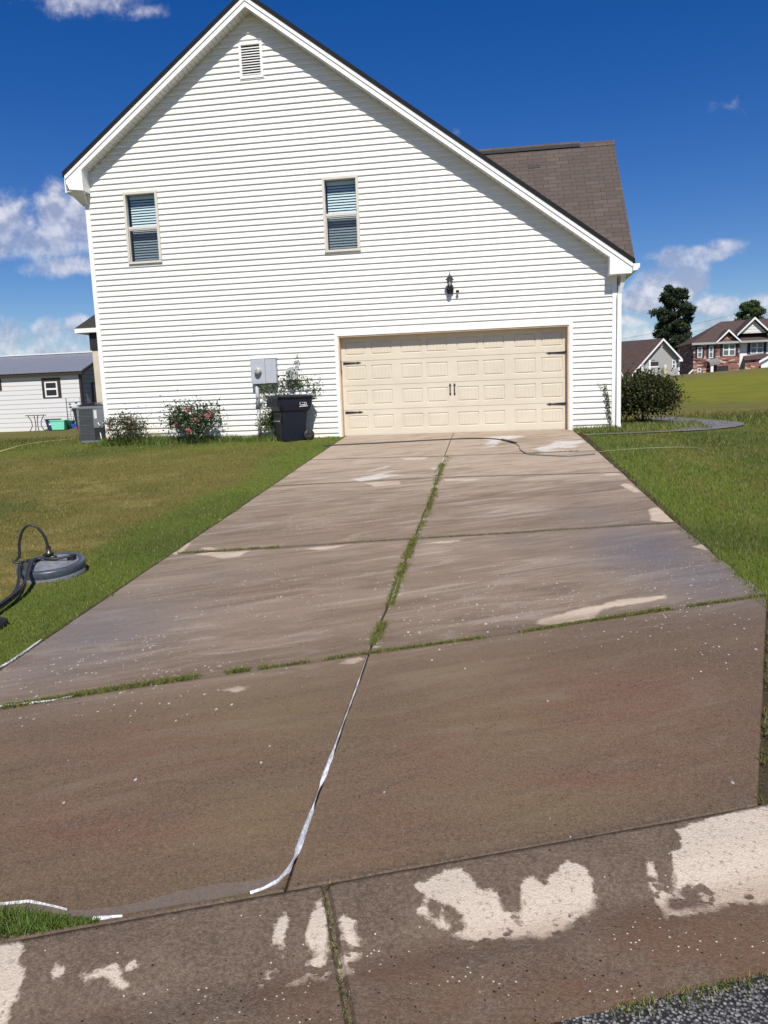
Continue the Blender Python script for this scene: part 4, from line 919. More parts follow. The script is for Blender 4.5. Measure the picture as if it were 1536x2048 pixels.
for s in (-1, 1):
    wl = MB(); wl.lathe([(0, -.025), (.05, -.028), (.11, -.025), (.125, -.012), (.125, .012), (.11, .025), (.05, .028), (0, .025)], (0, 0, 0), 22, 'y'); w_ = wl.build('wheel', M['rubber'], bn); w_.location = (.30, s*.285, .12)
    hb = MB()
    for k in range(5):
        a = 2*math.pi*k/5; hb.tube([(0, s*-.0, 0), (.1*math.cos(a), 0, .1*math.sin(a))], .009, 6)
    h = hb.build('hub', mat('grey_hub', (.05, .05, .055), .4), w_); h.location = (0, s*.026, 0)
lg = MB()      # white printed marks on the side
def arcpts(cx, cz, r, a0, a1, n=8): return [(cx+r*math.cos(rad(a0+(a1-a0)*i/n)), -.0, cz+r*math.sin(rad(a0+(a1-a0)*i/n))) for i in range(n+1)]
def inkstroke(m, pts, y, w=.007):
    for (x0, _, z0), (x1, _, z1) in zip(pts[:-1], pts[1:]):
        dx, dz = x1-x0, z1-z0; l = math.hypot(dx, dz)+1e-6; nx_, nz_ = -dz/l*w, dx/l*w
        m.prism([(x0-nx_, y, z0-nz_), (x1-nx_, y, z1-nz_), (x1+nx_, y, z1+nz_), (x0+nx_, y, z0+nz_)], (0, -.003, 0))
yb = -.333
for pts_ in (arcpts(.14, .80, .035, 30, 300), arcpts(.19, .80, .030, -150, 120), arcpts(.235, .795, .025, -60, 200), [(.11, 0, .76), (.16, 0, .775), (.20, 0, .755), (.27, 0, .775)], [(.12, 0, .84), (.17, 0, .85), (.20, 0, .835)]): inkstroke(lg, pts_, yb+.012, .006)
inkstroke(lg, [(.09, 0, .735), (.29, 0, .745)], yb+.012, .007)
lg.build('printed_logo', M['binw'], bn)
lg = MB(); 
for k in range(6): lg.box(-.309, -.300, -.10+k*.032, -.10+k*.032+.022, .68, .705)
lg.build('stamped_number', M['binw'], bn)

# ------------------------------------------------------------------ foliage
def leaves(P_, size, cols, name, parent, aspect=.55, jitter=.5, upb=.3):
    """pointed leaves with a centre fold"""
    P_ = np.asarray(P_); n = len(P_)
    d = rng.normal(size=(n, 3)); d[:, 2] += upb; d /= np.linalg.norm(d, axis=1)[:, None]
    s = rng.normal(size=(n, 3)); s -= (s*d).sum(1)[:, None]*d; s /= np.linalg.norm(s, axis=1)[:, None]
    L_ = size*rng.uniform(1-jitter, 1+jitter, n)[:, None]
    a = P_; t = P_+d*L_; l = P_+d*L_*.45+s*L_*aspect*.5; r = P_+d*L_*.45-s*L_*aspect*.5
    V = np.stack([a, l, t, r], 1).reshape(-1, 3); Fi = np.arange(len(V)).reshape(-1, 4)
    C = np.repeat(cols[:, None], 4, 1).reshape(-1, 3)
    return npmesh(name, V, Fi, M['leaf'], parent, cols={'tint': C})
def shrub(name, loc, rx, ry, rz, n, size, palette, label, cat, nb=26, stems=9, gaps=.5, flowers=None, seed=1, group=None, lowfill=False):
    r = np.random.default_rng(seed); root = empty(name, loc); tag(root, label, cat, group)
    # clumps sit on branch ends, leaves gather round them
    cl = []
    while len(cl) < nb:
        q = r.normal(size=3); q /= np.linalg.norm(q); q *= r.uniform(.35, 1)**.5; q[2] = abs(q[2])*1.0 if r.uniform() < .75 else q[2]*.5
        cl.append([q[0]*rx, q[1]*ry, rz*.52+q[2]*rz*.48])
    cl = np.array(cl)
    if lowfill: cl[:, 2] = rz*(.06+.88*(cl[:, 2]/cl[:, 2].max())); f_ = np.clip(1-(cl[:, 2]/rz-.5)**2*1.0, .82, 1); cl[:, 0] *= f_*1.1; cl[:, 1] *= f_*1.1
    w = r.uniform(.16, .34, nb)*min(rx, rz)*1.5
    i = r.integers(0, nb, n); g = r.normal(size=(n, 3))*.55; P_ = cl[i]+g*w[i][:, None]; P_[:, 2] = np.maximum(P_[:, 2], .02)
    pal = np.array(palette); c = pal[r.integers(0, len(pal), n)]*r.uniform(.6, 1.35, n)[:, None]*(r.uniform(.75, 1.2, nb)[i])[:, None]
    leaves(P_, size, c, 'foliage', root)
    sm = MB()
    for k in range(stems):
        e = cl[r.integers(0, nb)]; sm.tube([(r.normal()*.04, r.normal()*.03, -.02), tuple(e*np.array([.5, .5, .45])), tuple(e)], [.012, .008, .003], 5)
    sm.build('stem', M['stem'], root)
    if flowers:
        fc, nf, fs = flowers
        for k in range(nf):
            e = cl[r.integers(0, nb)]+r.normal(size=3)*.5*w.mean(); e[1] = -abs(e[1])*.8-ry*.2; nn = 26
            pp = e+r.normal(size=(nn, 3))*fs*.35; col_ = np.array(fc)*r.uniform(.7, 1.2, nn)[:, None]; leaves(pp, fs, col_, 'flower', root, .9)
    return root, cl
GD = [(.030, .055, .016), (.045, .075, .02), (.065, .095, .03), (.022, .038, .014)]
shrub('rose_bush', (-3.26, -.42, float(G(-3.26, -.42))), .60, .26, .86, 3600, .05, GD+[(.10, .12, .06)], 'larger rose bush with pink blooms against the white wall', 'shrub', 44, 14, flowers=((.72, .28, .30), 7, .05), seed=5)
shrub('rose_bush', (-4.92, -.35, float(G(-4.92, -.35))), .46, .22, .64, 1900, .045, GD+[(.16, .08, .04), (.11, .10, .05)], 'smaller thin rose bush by the left corner of the white house', 'shrub', 30, 12, flowers=((.55, .22, .15), 3, .035), seed=8)
# low weeds beside roses
# climbing bush behind the bin
cb, _ = shrub('climbing_bush', (-1.50, -.22, float(G(-1.5, -.22))), .34, .12, .62, 1300, .05, [(.075, .115, .03), (.05, .085, .02), (.11, .14, .05)], 'straggly vine bush growing up the wall behind the bin', 'shrub', 26, 10, seed=14)
pp = []
for k in range(34):
    u = rng.uniform(); e = np.array([-.05+1.05*u, .15+.5*rng.uniform(-.06, .06), 1.00+.25*math.sin(u*3)+rng.uniform(-.12, .14)]) if k < 20 else np.array([-.20+rng.uniform(0, .35), .05, .35+rng.uniform(0, .75)])
    if k > 30: e = np.array([.50+(k-31)*.05, .08, 1.5+(k-31)*.14])
    pp.append(e+rng.normal(size=(42 if k < 31 else 16, 3))*(.085 if k < 31 else .03))
pp = np.concatenate(pp); pal = np.array([(.075, .12, .03), (.05, .085, .022), (.12, .15, .05)]); cc = pal[rng.integers(0, 3, len(pp))]*rng.uniform(.6, 1.4, len(pp))[:, None]
leaves(pp, .048, cc, 'foliage', cb)
sm = MB(); sm.tube([(0, 0, 0), (.05, .05, .6), (.15, .08, 1.0), (.55, .09, 1.25), (.95, .1, 1.05)], [.014, .012, .010, .007, .003], 6); sm.tube([(.05, .05, .6), (.35, .09, 1.2), (.55, .1, 1.75), (.62, .1, 1.85)], [.01, .007, .004, .002], 6); sm.build('stem', M['stem'], cb)
# right corner shrub, red-tipped
br_, _ = shrub('round_shrub', (6.58, .95, float(G(6.58, .95))), .60, .52, .97, 26000, .060, [(.030, .050, .014), (.045, .07, .018), (.06, .08, .02), (.10, .055, .02), (.03, .045, .02), (.09, .10, .03)], 'dense clipped shrub with rusty new leaves beyond the downspout', 'shrub', 240, 12, seed=21, lowfill=True)
# dwarf vine at the right corner board
vn = empty('wall_vine', (5.68, -.07, float(G(5.68, -.07)))); tag(vn, 'thin green creeper climbing beside the white downspout', 'vine')
zz3 = rng.uniform(0, 1, 360); pp = np.stack([.03-.10*zz3+rng.normal(0, .018, 360)+np.where(rng.uniform(0, 1, 360) < .25, -rng.uniform(0, .14, 360)*(zz3 > .7), 0), rng.normal(0, .02, 360), .1+zz3**.8*.82], -1)
cc = np.array([(.07, .11, .03), (.11, .13, .05), (.16, .17, .08)])[rng.integers(0, 3, 360)]; leaves(pp, .035, cc, 'foliage', vn)
MB().tube([(.06, 0, 0), (.03, 0, .5), (-.04, 0, .95)], [.008, .006, .002], 6).build('stem', M['stem'], vn)

# ------------------------------------------------------------------ air conditioner
M['acg'] = mat('ac_grey', (.115, .125, .13), .45, metal=.2, var=.08)
M['acl'] = mat('ac_light_grey', (.19, .20, .21), .45, metal=.2)
ac = empty('air_conditioner', (-6.05, .66, float(G(-6.05, .66)))); tag(ac, 'grey outdoor air conditioning unit at the left corner of the white house', 'air conditioner')
s = .37
m = MB(); loft(m, [(rr(.70, .70, .07), .05, 0), (rr(.70, .70, .07), .80, 0)]); m.build('coil_core', M['far_dark'], ac)
m = MB()
for k in range(15):
    u = -.33+k*.026; m.box(u, u+.012, -.368, -.352, .04, .80)
for k in range(24):
    u = -.33+k*.028; m.box(-.368, -.352, u, u+.012, .04, .80)
for z in (.2, .4, .6): m.box(-.34, .03, -.372, -.366, z, z+.012)
m.build('grille', M['acg'], ac)
m = MB(); loft(m, [(rr(.735, .735, .09), .0, 0), (rr(.735, .735, .09), .05, 0)]); m.build('base_pan', M['acl'], ac); m = MB(); loft(m, [(rr(.745, .745, .10), .78, 0), (rr(.76, .76, .10), .80, 0), (rr(.76, .76, .10), .83, 0), (rr(.60, .60, .10), .85, 0)]); m.build('cabinet_cap', M['acl'], ac)
for cx, cy in ((-.35, -.35), (.35, -.35), (-.35, .35), (.35, .35)): MB().tube([(cx*.96, cy*.96, .04), (cx*.96, cy*.96, .79)], .03, 10).build('corner_post', M['acl'], ac)
m = MB(); m.box(.05, .35, -.375, -.35, .34, .79); m.build('service_panel', M['acl'], ac, .006)
MB().box(.08, .15, -.380, -.376, .56, .75).build('rating_plate', M['binw'], ac)
MB().tube([(.17, -.39, .46), (.20, -.40, .41), (.22, -.40, .38)], .014, 6).build('valve', M['binw'], ac); MB().tube([(.30, -.40, .47), (.31, -.38, .43)], .014, 6).build('valve', M['binw'], ac); MB().tube([(.20, -.38, .22), (.24, -.42, .05), (.34, -.44, .0)], .012, 6).build('pipe', M['binw'], ac); MB().box(.05, .34, -.374, -.35, .06, .33).build('pipe_opening', M['far_dark'], ac)
m = MB(); m.lathe([(.22, .855), (.22, .93), (.20, .935)], (.12, .10, 0), 24); m.lathe([(.02, .87), (.27, .88)], (0, 0, 0), 24); m.build('fan_guard', M['acg'], ac)

# ------------------------------------------------------------------ yard things left of the house
sh = empty('shed', (0, 0, 0)); sY = 13.0
sxr, szt = -13.42, 2.40
tag(sh, 'long white sided shed with grey metal roof and dark trim behind the lawn', 'shed')
f_sh = lambda q, p: setc(q, p, q.mix(q.mr(q.m('FRACT', q.m('MULTIPLY', q.xyz(q.obj())[2], 1/.19)), .84, .95), (.66, .65, .64), (.22, .2, .2)))
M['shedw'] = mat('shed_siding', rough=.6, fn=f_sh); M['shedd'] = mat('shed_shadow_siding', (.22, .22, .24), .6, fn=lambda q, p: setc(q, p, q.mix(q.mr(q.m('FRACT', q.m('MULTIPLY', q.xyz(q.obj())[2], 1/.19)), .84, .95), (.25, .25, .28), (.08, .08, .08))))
M['brown'] = mat('dark_brown_trim', (.035, .022, .018), .6)
M['metalroof'] = mat('metal_roof', (.30, .31, .34), .35, metal=.4, fn=lambda q, p: bump(q, p, q.m('SINE', q.m('MULTIPLY', q.xyz(q.obj())[0], 40)), .6, .02))
w_ = MB(); w_.box(-26, sxr, sY, sY+.1, -.05, szt-.05); w_.build('long_wall', M['shedw'], sh)
w_ = MB(); w_.prism([(sxr-.1, sY+.1, -.05), (sxr-.1, sY+4.2, -.05), (sxr-.1, sY+4.2, szt-.08), (sxr-.1, sY+2.1, szt+.75), (sxr-.1, sY+.1, szt-.05)], (.1, 0, 0)); w_.build('gable_wall', M['shedd'], sh)
w_ = MB(); w_.prism([(-26, sY-.2, szt-.02), (-26, sY+2.1, szt+.85), (-26, sY+2.1, szt+.89), (-26, sY-.2, szt+.02)], (26+sxr+.25, 0, 0)); w_.prism([(-26, sY+4.4, szt-.02), (-26, sY+4.4, szt+.02), (-26, sY+2.1, szt+.89), (-26, sY+2.1, szt+.85)], (26+sxr+.25, 0, 0)); w_.build('roof', M['metalroof'], sh)
MB().box(-26, sxr+.26, sY+1.98, sY+2.22, szt+.875, szt+.92).build('ridge_cap', mat('bright_metal', (.75, .78, .8), .3, metal=.2), sh)
w_ = MB(); w_.box(-26, sxr+.22, sY-.17, sY-.03, szt-.15, szt-.03); w_.box(sxr-.02, sxr+.06, sY-.03, sY+.1, -.05, szt-.15); w_.prism([(sxr+.22, sY-.2, szt-.14), (sxr+.22, sY+2.1, szt+.73), (sxr+.22, sY+4.4, szt-.14), (sxr+.22, sY+4.4, szt-.03), (sxr+.22, sY+2.1, szt+.84), (sxr+.22, sY-.2, szt-.03)], (.03, 0, 0)); w_.build('trim', M['brown'], sh)
def shedwin(x0, x1, z0, z1):
    w = empty('window'); w.parent = sh
    MB().box(x0, x1, sY-.03, sY-.005, z0, z1).build('surround', M['brown'], w)
    f = MB(); a, c, e, g = x0+.13, x1-.13, z0+.02, z1-.15; f.box(a, a+.06, sY-.05, sY-.031, e, g); f.box(c-.06, c, sY-.05, sY-.031, e, g); f.box(a+.06, c-.06, sY-.05, sY-.031, g-.05, g); f.box(a+.06, c-.06, sY-.05, sY-.031, e, e+.06); f.box(a+.06, c-.06, sY-.05, sY-.031, (e+g)/2-.02, (e+g)/2+.05); f.build('frame', M['far_white'], w)
    MB().box(a+.06, c-.06, sY-.04, sY-.033, e+.06, g-.05).build('pane', M['far_dark'], w)
shedwin(-15.10, -14.27, 1.36, 2.16); shedwin(-17.8, -16.92, 1.75, 2.30)
d_ = MB(); d_.box(sxr+.002, sxr+.03, sY+.9, sY+1.9, 0, 1.95); d_.build('door', M['brown'], sh); MB().box(sxr+.03, sxr+.04, sY+1.0, sY+1.8, .2, 1.85).build('door_glass', M['far_glass'], sh)

yY = 12.2
def yp(x, y, Yq=yY): q = atY(x, y, Yq); return float(q[0]), float(q[2])
def seat3(nm, x, y): q = atY(x, y, y); return q
bt = empty('bistro_table', (-14.95, 12.1, .02)); tag(bt, 'small black metal patio table with curved legs by the shed', 'table')
MB().lathe([(0, .62), (.40, .62), (.40, .65), (0, .65)], (0, 0, 0), 20).build('table_top', M['black'], bt)
for k in range(4):
    a = math.pi/4+k*math.pi/2; c, s_ = math.cos(a), math.sin(a)
    MB().tube([(c*.30, s_*.30, .62), (c*.18, s_*.18, .40), (c*.17, s_*.17, .20), (c*.28, s_*.28, 0)], .016, 6).build('leg', M['black'], bt)
M['mint'] = mat('mint_plastic', (.22, .72, .52), .4); M['navy'] = mat('navy_plastic_tub', (.02, .035, .10), .4); M['dgreen'] = mat('dark_green_plastic', (.02, .13, .09), .5)
nv = empty('navy_tub', (-14.26, 12.2, .03)); tag(nv, 'dark blue tub between the patio table and the mint box', 'tub')
m = MB(); m.taper(-.20, .14, -.15, .15, 0, -.26, .2, -.2, .2, .42); m.build('tub_body', M['navy'], nv, .02); MB().box(-.28, .22, -.22, .22, .42, .46).build('rim', M['navy'], nv); MB().lathe([(0, 0), (.06, 0), (.05, .01)], (-.06, -.19, .26), 12, 'y').build('badge', M['binw'], nv)
mn = empty('mint_storage_box', (-13.86, 12.0, .04)); tag(mn, 'mint green plastic storage box lying on the grass by the shed', 'box')
m = MB(); m.taper(-.27, .25, -.18, .18, 0, -.32, .30, -.22, .22, .36); m.build('box_body', M['mint'], mn, .02); MB().box(-.34, .32, -.24, .24, .362, .40).build('box_lid', M['mint'], mn, .01)
gb = empty('green_bucket', (-13.50, 12.15, .05)); tag(gb, 'dark green bucket half hidden behind the mint box', 'bucket')
MB().lathe([(0, 0), (.13, 0), (.17, .33), (.18, .35), (.15, .35), (.12, .03)], (0, 0, 0), 16).build('bucket_body', M['dgreen'], gb); MB().tube([(-.17, 0, .34), (-.1, -.05, .42), (.1, -.05, .42), (.17, 0, .34)], .008, 6).build('bail', M['dgreen'], gb)
rk = empty('plant_rack', (-13.42, 12.35, .02)); tag(rk, 'thin black wire rack with small pots against the shed', 'rack')
m = MB(); 
for x in (-.30, .30):
    m.tube([(x, 0, 0), (x, 0, 1.28)], .016 if x < 0 else .007, 6); m.tube([(x, .25, 0), (x, .25, 1.1)], .006, 6)
for z in (.35, .62, .88, 1.12): m.tube([(-.30, 0, z), (.30, 0, z)], .007, 6); m.tube([(-.30, .25, z), (.30, .25, z)], .006, 6)
m.build('rack_frame', M['black'], rk)
for (x, z) in ((-.2, 1.02), (.08, 1.06), (-.18, .9), (-.12, .78), (.2, .82)): MB().lathe([(0, 0), (.035, 0), (.045, .06), (0, .065)], (x, .08, z-.02), 10).build('pot', M['black'], rk)
tl = empty('toy_pile', (-13.22, 12.1, .04)); tag(tl, 'heap of blue and red toys at the foot of the wire rack', 'toys')
m = MB(); m.taper(-.16, .16, -.1, .1, 0.02, -.2, .12, -.12, .12, .22); m.build('blue_toy', mat('toy_blue', (.03, .07, .35), .4), tl, .02)
m = MB(); m.taper(-.05, .28, -.14, .06, 0, -.02, .25, -.1, .02, .10); m.taper(-.1, .2, .05, .15, .2, -.06, .16, .06, .14, .34); m.build('red_toy', mat('toy_red', (.30, .03, .02), .5), tl, .02)
gb2 = empty('black_trash_can', (-12.86, 12.0, .05)); tag(gb2, 'dark green-black rubbish can between the rack and the air conditioner', 'trash can')
m = MB(); loft(m, [(rr(.42, .42, .08), 0, 0), (rr(.58, .58, .09), .78, 0), (rr(.62, .62, .09), .80, 0), (rr(.62, .62, .09), .83, 0)]); m.build('can_body', mat('black_green_plastic', (.022, .03, .03), .5), gb2)
gr = empty('covered_grill', (-8.8, 5.2, .02)); tag(gr, 'low dark patio items behind the air conditioner', 'patio furniture')
m = MB(); m.prism([(-.42, 0, .90), (.1, 0, .97), (.62, 0, 1.10), (.60, 0, 1.02), (.1, 0, .86), (-.2, 0, .84)], (0, .5, 0)); m.build('tabletop', M['black'], gr)
for x in (-.2, .45):
    for y in (.05, .45): MB().tube([(x, y, 0), (x, y, .9)], .015, 6).build('leg', M['black'], gr)
hs_ = MB(); hp = [gp(0, 905), gp(40, 893), gp(80, 884), gp(120, 877), gp(165, 868)]
hs_.tube([(x, y, float(G(x, y))+.022) for x, y in hp], .008, 6); tag(hs_.build('garden_hose', mat('yellow_hose', (.55, .48, .18), .5)), 'thin pale yellow hose lying across the far left lawn', 'hose')

# ------------------------------------------------------------------ pressure hose over the driveway
def curve(P_, n=10):
    P_ = [np.array(p) for p in P_]; P_ = [2*P_[0]-P_[1]]+P_+[2*P_[-1]-P_[-2]]; o = []
    for i in range(1, len(P_)-2):
        for t in np.linspace(0, 1, n, endpoint=False):
            a, b_, c, d = P_[i-1:i+3]; o.append(.5*((2*b_)+(-a+c)*t+(2*a-5*b_+4*c-d)*t*t+(-a+3*b_-3*c+d)*t**3))
    o.append(P_[-2]); return o
hz = lambda l, dz=.014: [(x, y, Z0+SL*y+dz) for x, y in l]
hose = empty('pressure_hose', (2.3, -1.2, float(G(2.3, -1.2)))); tag(hose, 'black pressure washer hose lying across the top of the driveway', 'hose')
put(MB().tube(curve(hz([gp(648, 893), gp(676, 891), gp(760, 887), gp(890, 880), gp(945, 878), gp(985, 879), gp(1012, 882)])), .012, 8).build('hose_line', M['rubber'], hose), hose)
put(MB().tube(hz([gp(1004, 881), gp(1032, 888)], .018), .022, 8).build('coupling', M['black'], hose), hose)
put(MB().tube(curve(hz([gp(1030, 887), gp(1038, 893), gp(1042, 901), gp(1058, 909), (4.19, -3.70), gp(1140, 913), gp(1190, 909)])), .011, 8).build('grey_hose_line', mat('grey_hose', (.16, .18, .17), .4), hose), hose)
h2 = MB().tube(curve([(x, y, z+.022) for x, y, z in hz([gp(1190, 909), gp(1225, 905), gp(1300, 900), gp(1385, 899), gp(1412, 908)])]), .0045, 8).build('clear_hose', mat('pale_hose', (.24, .27, .16), .4))
tag(h2, 'pale thin hose continuing over the grass right of the driveway', 'hose')

# ------------------------------------------------------------------ surface cleaner, lower left
sx, sy = -.82, -10.12; sz = float(G(sx, sy))
sc = empty('surface_cleaner', (sx, sy, sz-.005)); sc.rotation_euler = (rad(7), 0, 0); sc.scale = (1, 1, .8); tag(sc, 'round grey rotary surface cleaner with black hose loop resting on the lawn', 'surface cleaner')
M['dkgrey'] = mat('slate_plastic', (.055, .065, .085), .38, var=.25, vscale=30); M['chrome'] = mat('worn_steel', (.36, .37, .37), .4, metal=.55, var=.3, vscale=14)
MB().lathe([(.285, .035), (.292, .07), (.295, .13), (.288, .145), (.275, .152), (.245, .150), (.235, .140)], (0, 0, 0), 48).build('rim', M['dkgrey'], sc)
MB().lathe([(.290, .0), (.290, .07), (.275, .07), (.275, .0)], (0, 0, 0), 48).build('brush_skirt', mat('brush', (.10, .11, .13), .8, var=.5, vscale=90), sc)
MB().lathe([(.240, .142), (.212, .145), (.16, .150), (.10, .175), (.05, .185), (0, .186)], (0, 0, 0), 40).build('deck', M['chrome'], sc)
m = MB(); m.lathe([(.040, .18), (.045, .20), (.030, .21), (.030, .235), (.038, .24), (.038, .27), (.022, .28), (.022, .33)], (0, 0, 0), 12); m.tube([(-.06, .0, .21), (.06, 0, .21)], .02, 8); m.build('swivel', mat('dark_brass', (.07, .065, .05), .35, metal=.6), sc)
# bails that hold the handle
def cl_(x, y, Yq): p_ = atY(x, y, Yq)-np.array([sx, sy, sz]); return tuple(float(v) for v in (p_[0], p_[1]*math.cos(rad(7))+p_[2]*math.sin(rad(7)), (p_[2]*math.cos(rad(7))-p_[1]*math.sin(rad(7)))/.8))
h1 = cl_(42, 1176, -10.80); h2_ = cl_(-30, 1232, -11.40)
m = MB()
for s_ in (-1, 1):
    m.tube(curve([(.17*s_+.02, .05*s_, .20), (.12*s_-.05, .02*s_-.06, .205), (-.10, -.13+.03*s_, .215), (h1[0], h1[1]+.02*s_, h1[2]+.02*s_), (h2_[0], h2_[1]+.02*s_, h2_[2]+.02*s_)]), .014, 8)
m.build('handle_bar', M['rubber'], sc)
for x, y in ((.17, .07), (-.12, -.02), (-.10, .12)): MB().box(x-.03, x+.03, y-.03, y+.03, .150, .20).build('bracket', M['black'], sc)
MB().prism([(-.20, -.22, .04), (-.10, -.26, .04), (-.15, -.18, .22)], (.02, .02, 0)).build('skid', M['black'], sc)
m = MB(); m.tube(curve([(0, 0, .31), (-.015, 0, .45), (-.06, -.01, .56), (-.13, -.02, .60), (-.20, -.03, .54), (-.245, -.045, .40), (-.26, -.06, .25), (-.30, -.09, .19), (-.20, -.06, .175), (-.20, -.16, .20), (h1[0]-.03, h1[1]-.03, h1[2]+.0), (h2_[0], h2_[1]-.03, h2_[2]-.03)]), .013, 8); m.build('hose_loop', M['rubber'], sc)
m = MB(); m.tube([h2_, tuple(2*h2_[i]-h1[i] for i in range(3))], .018, 8); m.build('handle_grip', M['rubber'], sc)
m = MB(); m.lathe([(0, -.03), (.07, -.03), (.08, -.015), (.08, .015), (.07, .03), (0, .03)], tuple(np.array(cl_(-2, 1250, -11.47))), 18, 'x'); m.build('wheel', M['rubber'], sc)

# ------------------------------------------------------------------ far right : houses, trees, sign
def q3(x, y, Yq): p_ = atY(x, y, Yq); return (float(p_[0]), float(p_[1]), float(p_[2]))
# grey gabled house, turned so that its gable end looks right of us and its long roof left
gY = 84.0; A = q3(1325, 677, gY); RW = q3(1360, 715, gY); LWp = q3(1281, 720, gY)
gh = empty('grey_gabled_house', (0, 0, 0)); tag(gh, 'grey sided house with wide brown roof on the hill right of the white house', 'house')
zbot = .9; pitchg = (A[2]-RW[2])/(RW[0]-A[0])
def gz(X): return A[2]-.25-pitchg*abs(X-A[0])*(.97)
xr_ = RW[0]-.15; xl_ = A[0]-(xr_-A[0])*1.75
MB().prism([(xl_, gY, zbot), (xr_, gY, zbot), (xr_, gY, gz(xr_)), (A[0], gY, gz(A[0])), (xl_, gY, gz(xl_))], (0, .2, 0)).build('gable_wall', M['grey_siding'], gh)
MB().box(xr_-.03, xr_+.12, gY-.04, gY+.1, zbot, gz(xr_)).build('corner_board', M['far_white'], gh)
cb_ = MB(); xc = LWp[0]; cb_.box(xc, xc+.30, gY-.5, gY-.1, zbot, gz(xc)+.0); cb_.build('corner_post', mat('light_grey_trim', (.5, .5, .48), .6), gh)
rkx = q3(1252, 755, gY)
f = MB(); zt_ = lambda X: A[2]-pitchg*abs(X-A[0])
f.prism([(A[0], gY-.6, zt_(A[0])), (RW[0]+.15, gY-.6, zt_(RW[0]+.15)), (RW[0]+.15, gY-.6, zt_(RW[0]+.15)-.28), (A[0], gY-.6, zt_(A[0])-.28)], (0, .1, 0))
f.prism([(A[0], gY-.6, zt_(A[0])), (A[0], gY-.6, zt_(A[0])-.28), (rkx[0], gY-.6, zt_(rkx[0])-.28), (rkx[0], gY-.6, zt_(rkx[0]))], (0, .1, 0))
f.box(RW[0]-.25, RW[0]+.2, gY-.62, gY-.2, zt_(RW[0]+.15)-.34, zt_(RW[0]+.15)-.10); f.build('rake_trim', M['far_white'], gh)
# ridge runs back and to the left, its left slope spreads towards us
r2 = q3(1205, 686, gY+9); e2 = (rkx[0]-10, gY+6, zt_(rkx[0]))
rf2 = MB(); rf2.add([(A[0], gY-.55, A[2]), (rkx[0], gY-.55, zt_(rkx[0])), e2, (r2[0], r2[1], r2[2])], [(0, 3, 2, 1)])
rf2.add([(A[0], gY-.55, A[2]), (RW[0]+.15, gY-.55, zt_(RW[0]+.15)), (RW[0]-4, gY+14, zt_(RW[0]+.15)), (r2[0], r2[1], r2[2])], [(0, 1, 2, 3)])
rf2.add([(rkx[0], gY-.55, zt_(rkx[0])), (rkx[0], gY-.55, zbot-1), (e2[0], e2[1], zbot-1), e2], [(0, 1, 2, 3)]); rf2.build('roof', M['far_shingle'], gh)
lg_ = MB(); p0, p1 = q3(1238, 737, gY-3), q3(1246, 750, gY-3); lg_.prism([(p0[0], p0[1], p0[2]), (p1[0], p1[1], p1[2]), (p1[0], p1[1], p1[2]-.25), (p0[0], p0[1], p0[2]-.25)], (0, .1, 0)); lg_.build('lower_rake', M['far_white'], gh)
def fwin(par, x0, x1, z0, z1, y, sh_=0, mull=False, dark=False):
    w = empty('window'); w.parent = par
    f = MB(); t = .09; f.box(x0, x1, y-.06, y-.005, z1-t, z1); f.box(x0, x1, y-.06, y-.005, z0, z0+t); f.box(x0, x0+t, y-.059, y-.005, z0+t, z1-t); f.box(x1-t, x1, y-.059, y-.005, z0+t, z1-t); f.box(x0+t, x1-t, y-.055, y-.005, (z0+z1)/2-.05, (z0+z1)/2+.05)
    if mull: f.box((x0+x1)/2-.09, (x0+x1)/2+.09, y-.0595, y-.005, z0+t, z1-t)
    f.build('frame', M['far_white'], w); MB().box(x0+t, x1-t, y-.03, y-.01, z0+t, z1-t).build('pane', M['far_glass'], w)
    if sh_:
        MB().box(x0-sh_, x0-.02, y-.05, y-.005, z0, z1).build('shutter', M['far_dark'], w); MB().box(x1+.02, x1+sh_, y-.05, y-.005, z0, z1).build('shutter', M['far_dark'], w)
a = q3(1344, 720, gY); c = q3(1351, 737, gY); fwin(gh, a[0], c[0], c[2], a[2], gY)
a = q3(1321, 687, gY); c = q3(1327, 694, gY); MB().box(a[0], c[0], gY-.05, gY-.004, c[2], a[2]).build('gable_vent', M['far_white'], gh)
# brick house
bY = 94.0; bh = empty('brick_house', (0, 0, 0)); tag(bh, 'red brick and white two storey house with brown hipped roof on the hill', 'house')
zb0 = 1.0
p = lambda x, y, Yq=bY: q3(x, y, Yq)
xA = p(1386, 740)[0]; xB = p(1479, 720)[0]; xC = p(1560, 720)[0]; zE = p(1440, 684)[2]
MB().box(xA, xB, bY, bY+.3, zb0, zE).build('brick_wall', M['far_brick'], bh)
MB().box(xB, xC+6, bY+.6, bY+.9, zb0, zE).build('white_wall', M['far_white'], bh)
MB().prism([(xA, bY+.3, zb0), (xA, bY+9, zb0), (xA, bY+9, zE), (xA, bY+.3, zE)], (.2, 0, 0)).build('side_wall', M['far_brick'], bh)
rz = p(1470, 640)[2]; rt = MB()
xe0 = xA-.35; rt.add([(xe0, bY-.5, zE-.02), (xC+7, bY-.5, zE-.02), (xC+7, bY+6.5, p(1536, 636)[2]+.6), (p(1462, 640)[0]+.3, bY+5.5, p(1466, 642, bY+5.5)[2]), (xe0, bY+10, zE-.02)], [(0, 1, 2, 3), (0, 3, 4)]); rt.build('roof', M['far_shingle'], bh)
MB().box(xe0, xC+7, bY-.55, bY-.35, zE-.28, zE-.0).build('gutter', mat('far_gutter', (.33, .34, .33), .5), bh)
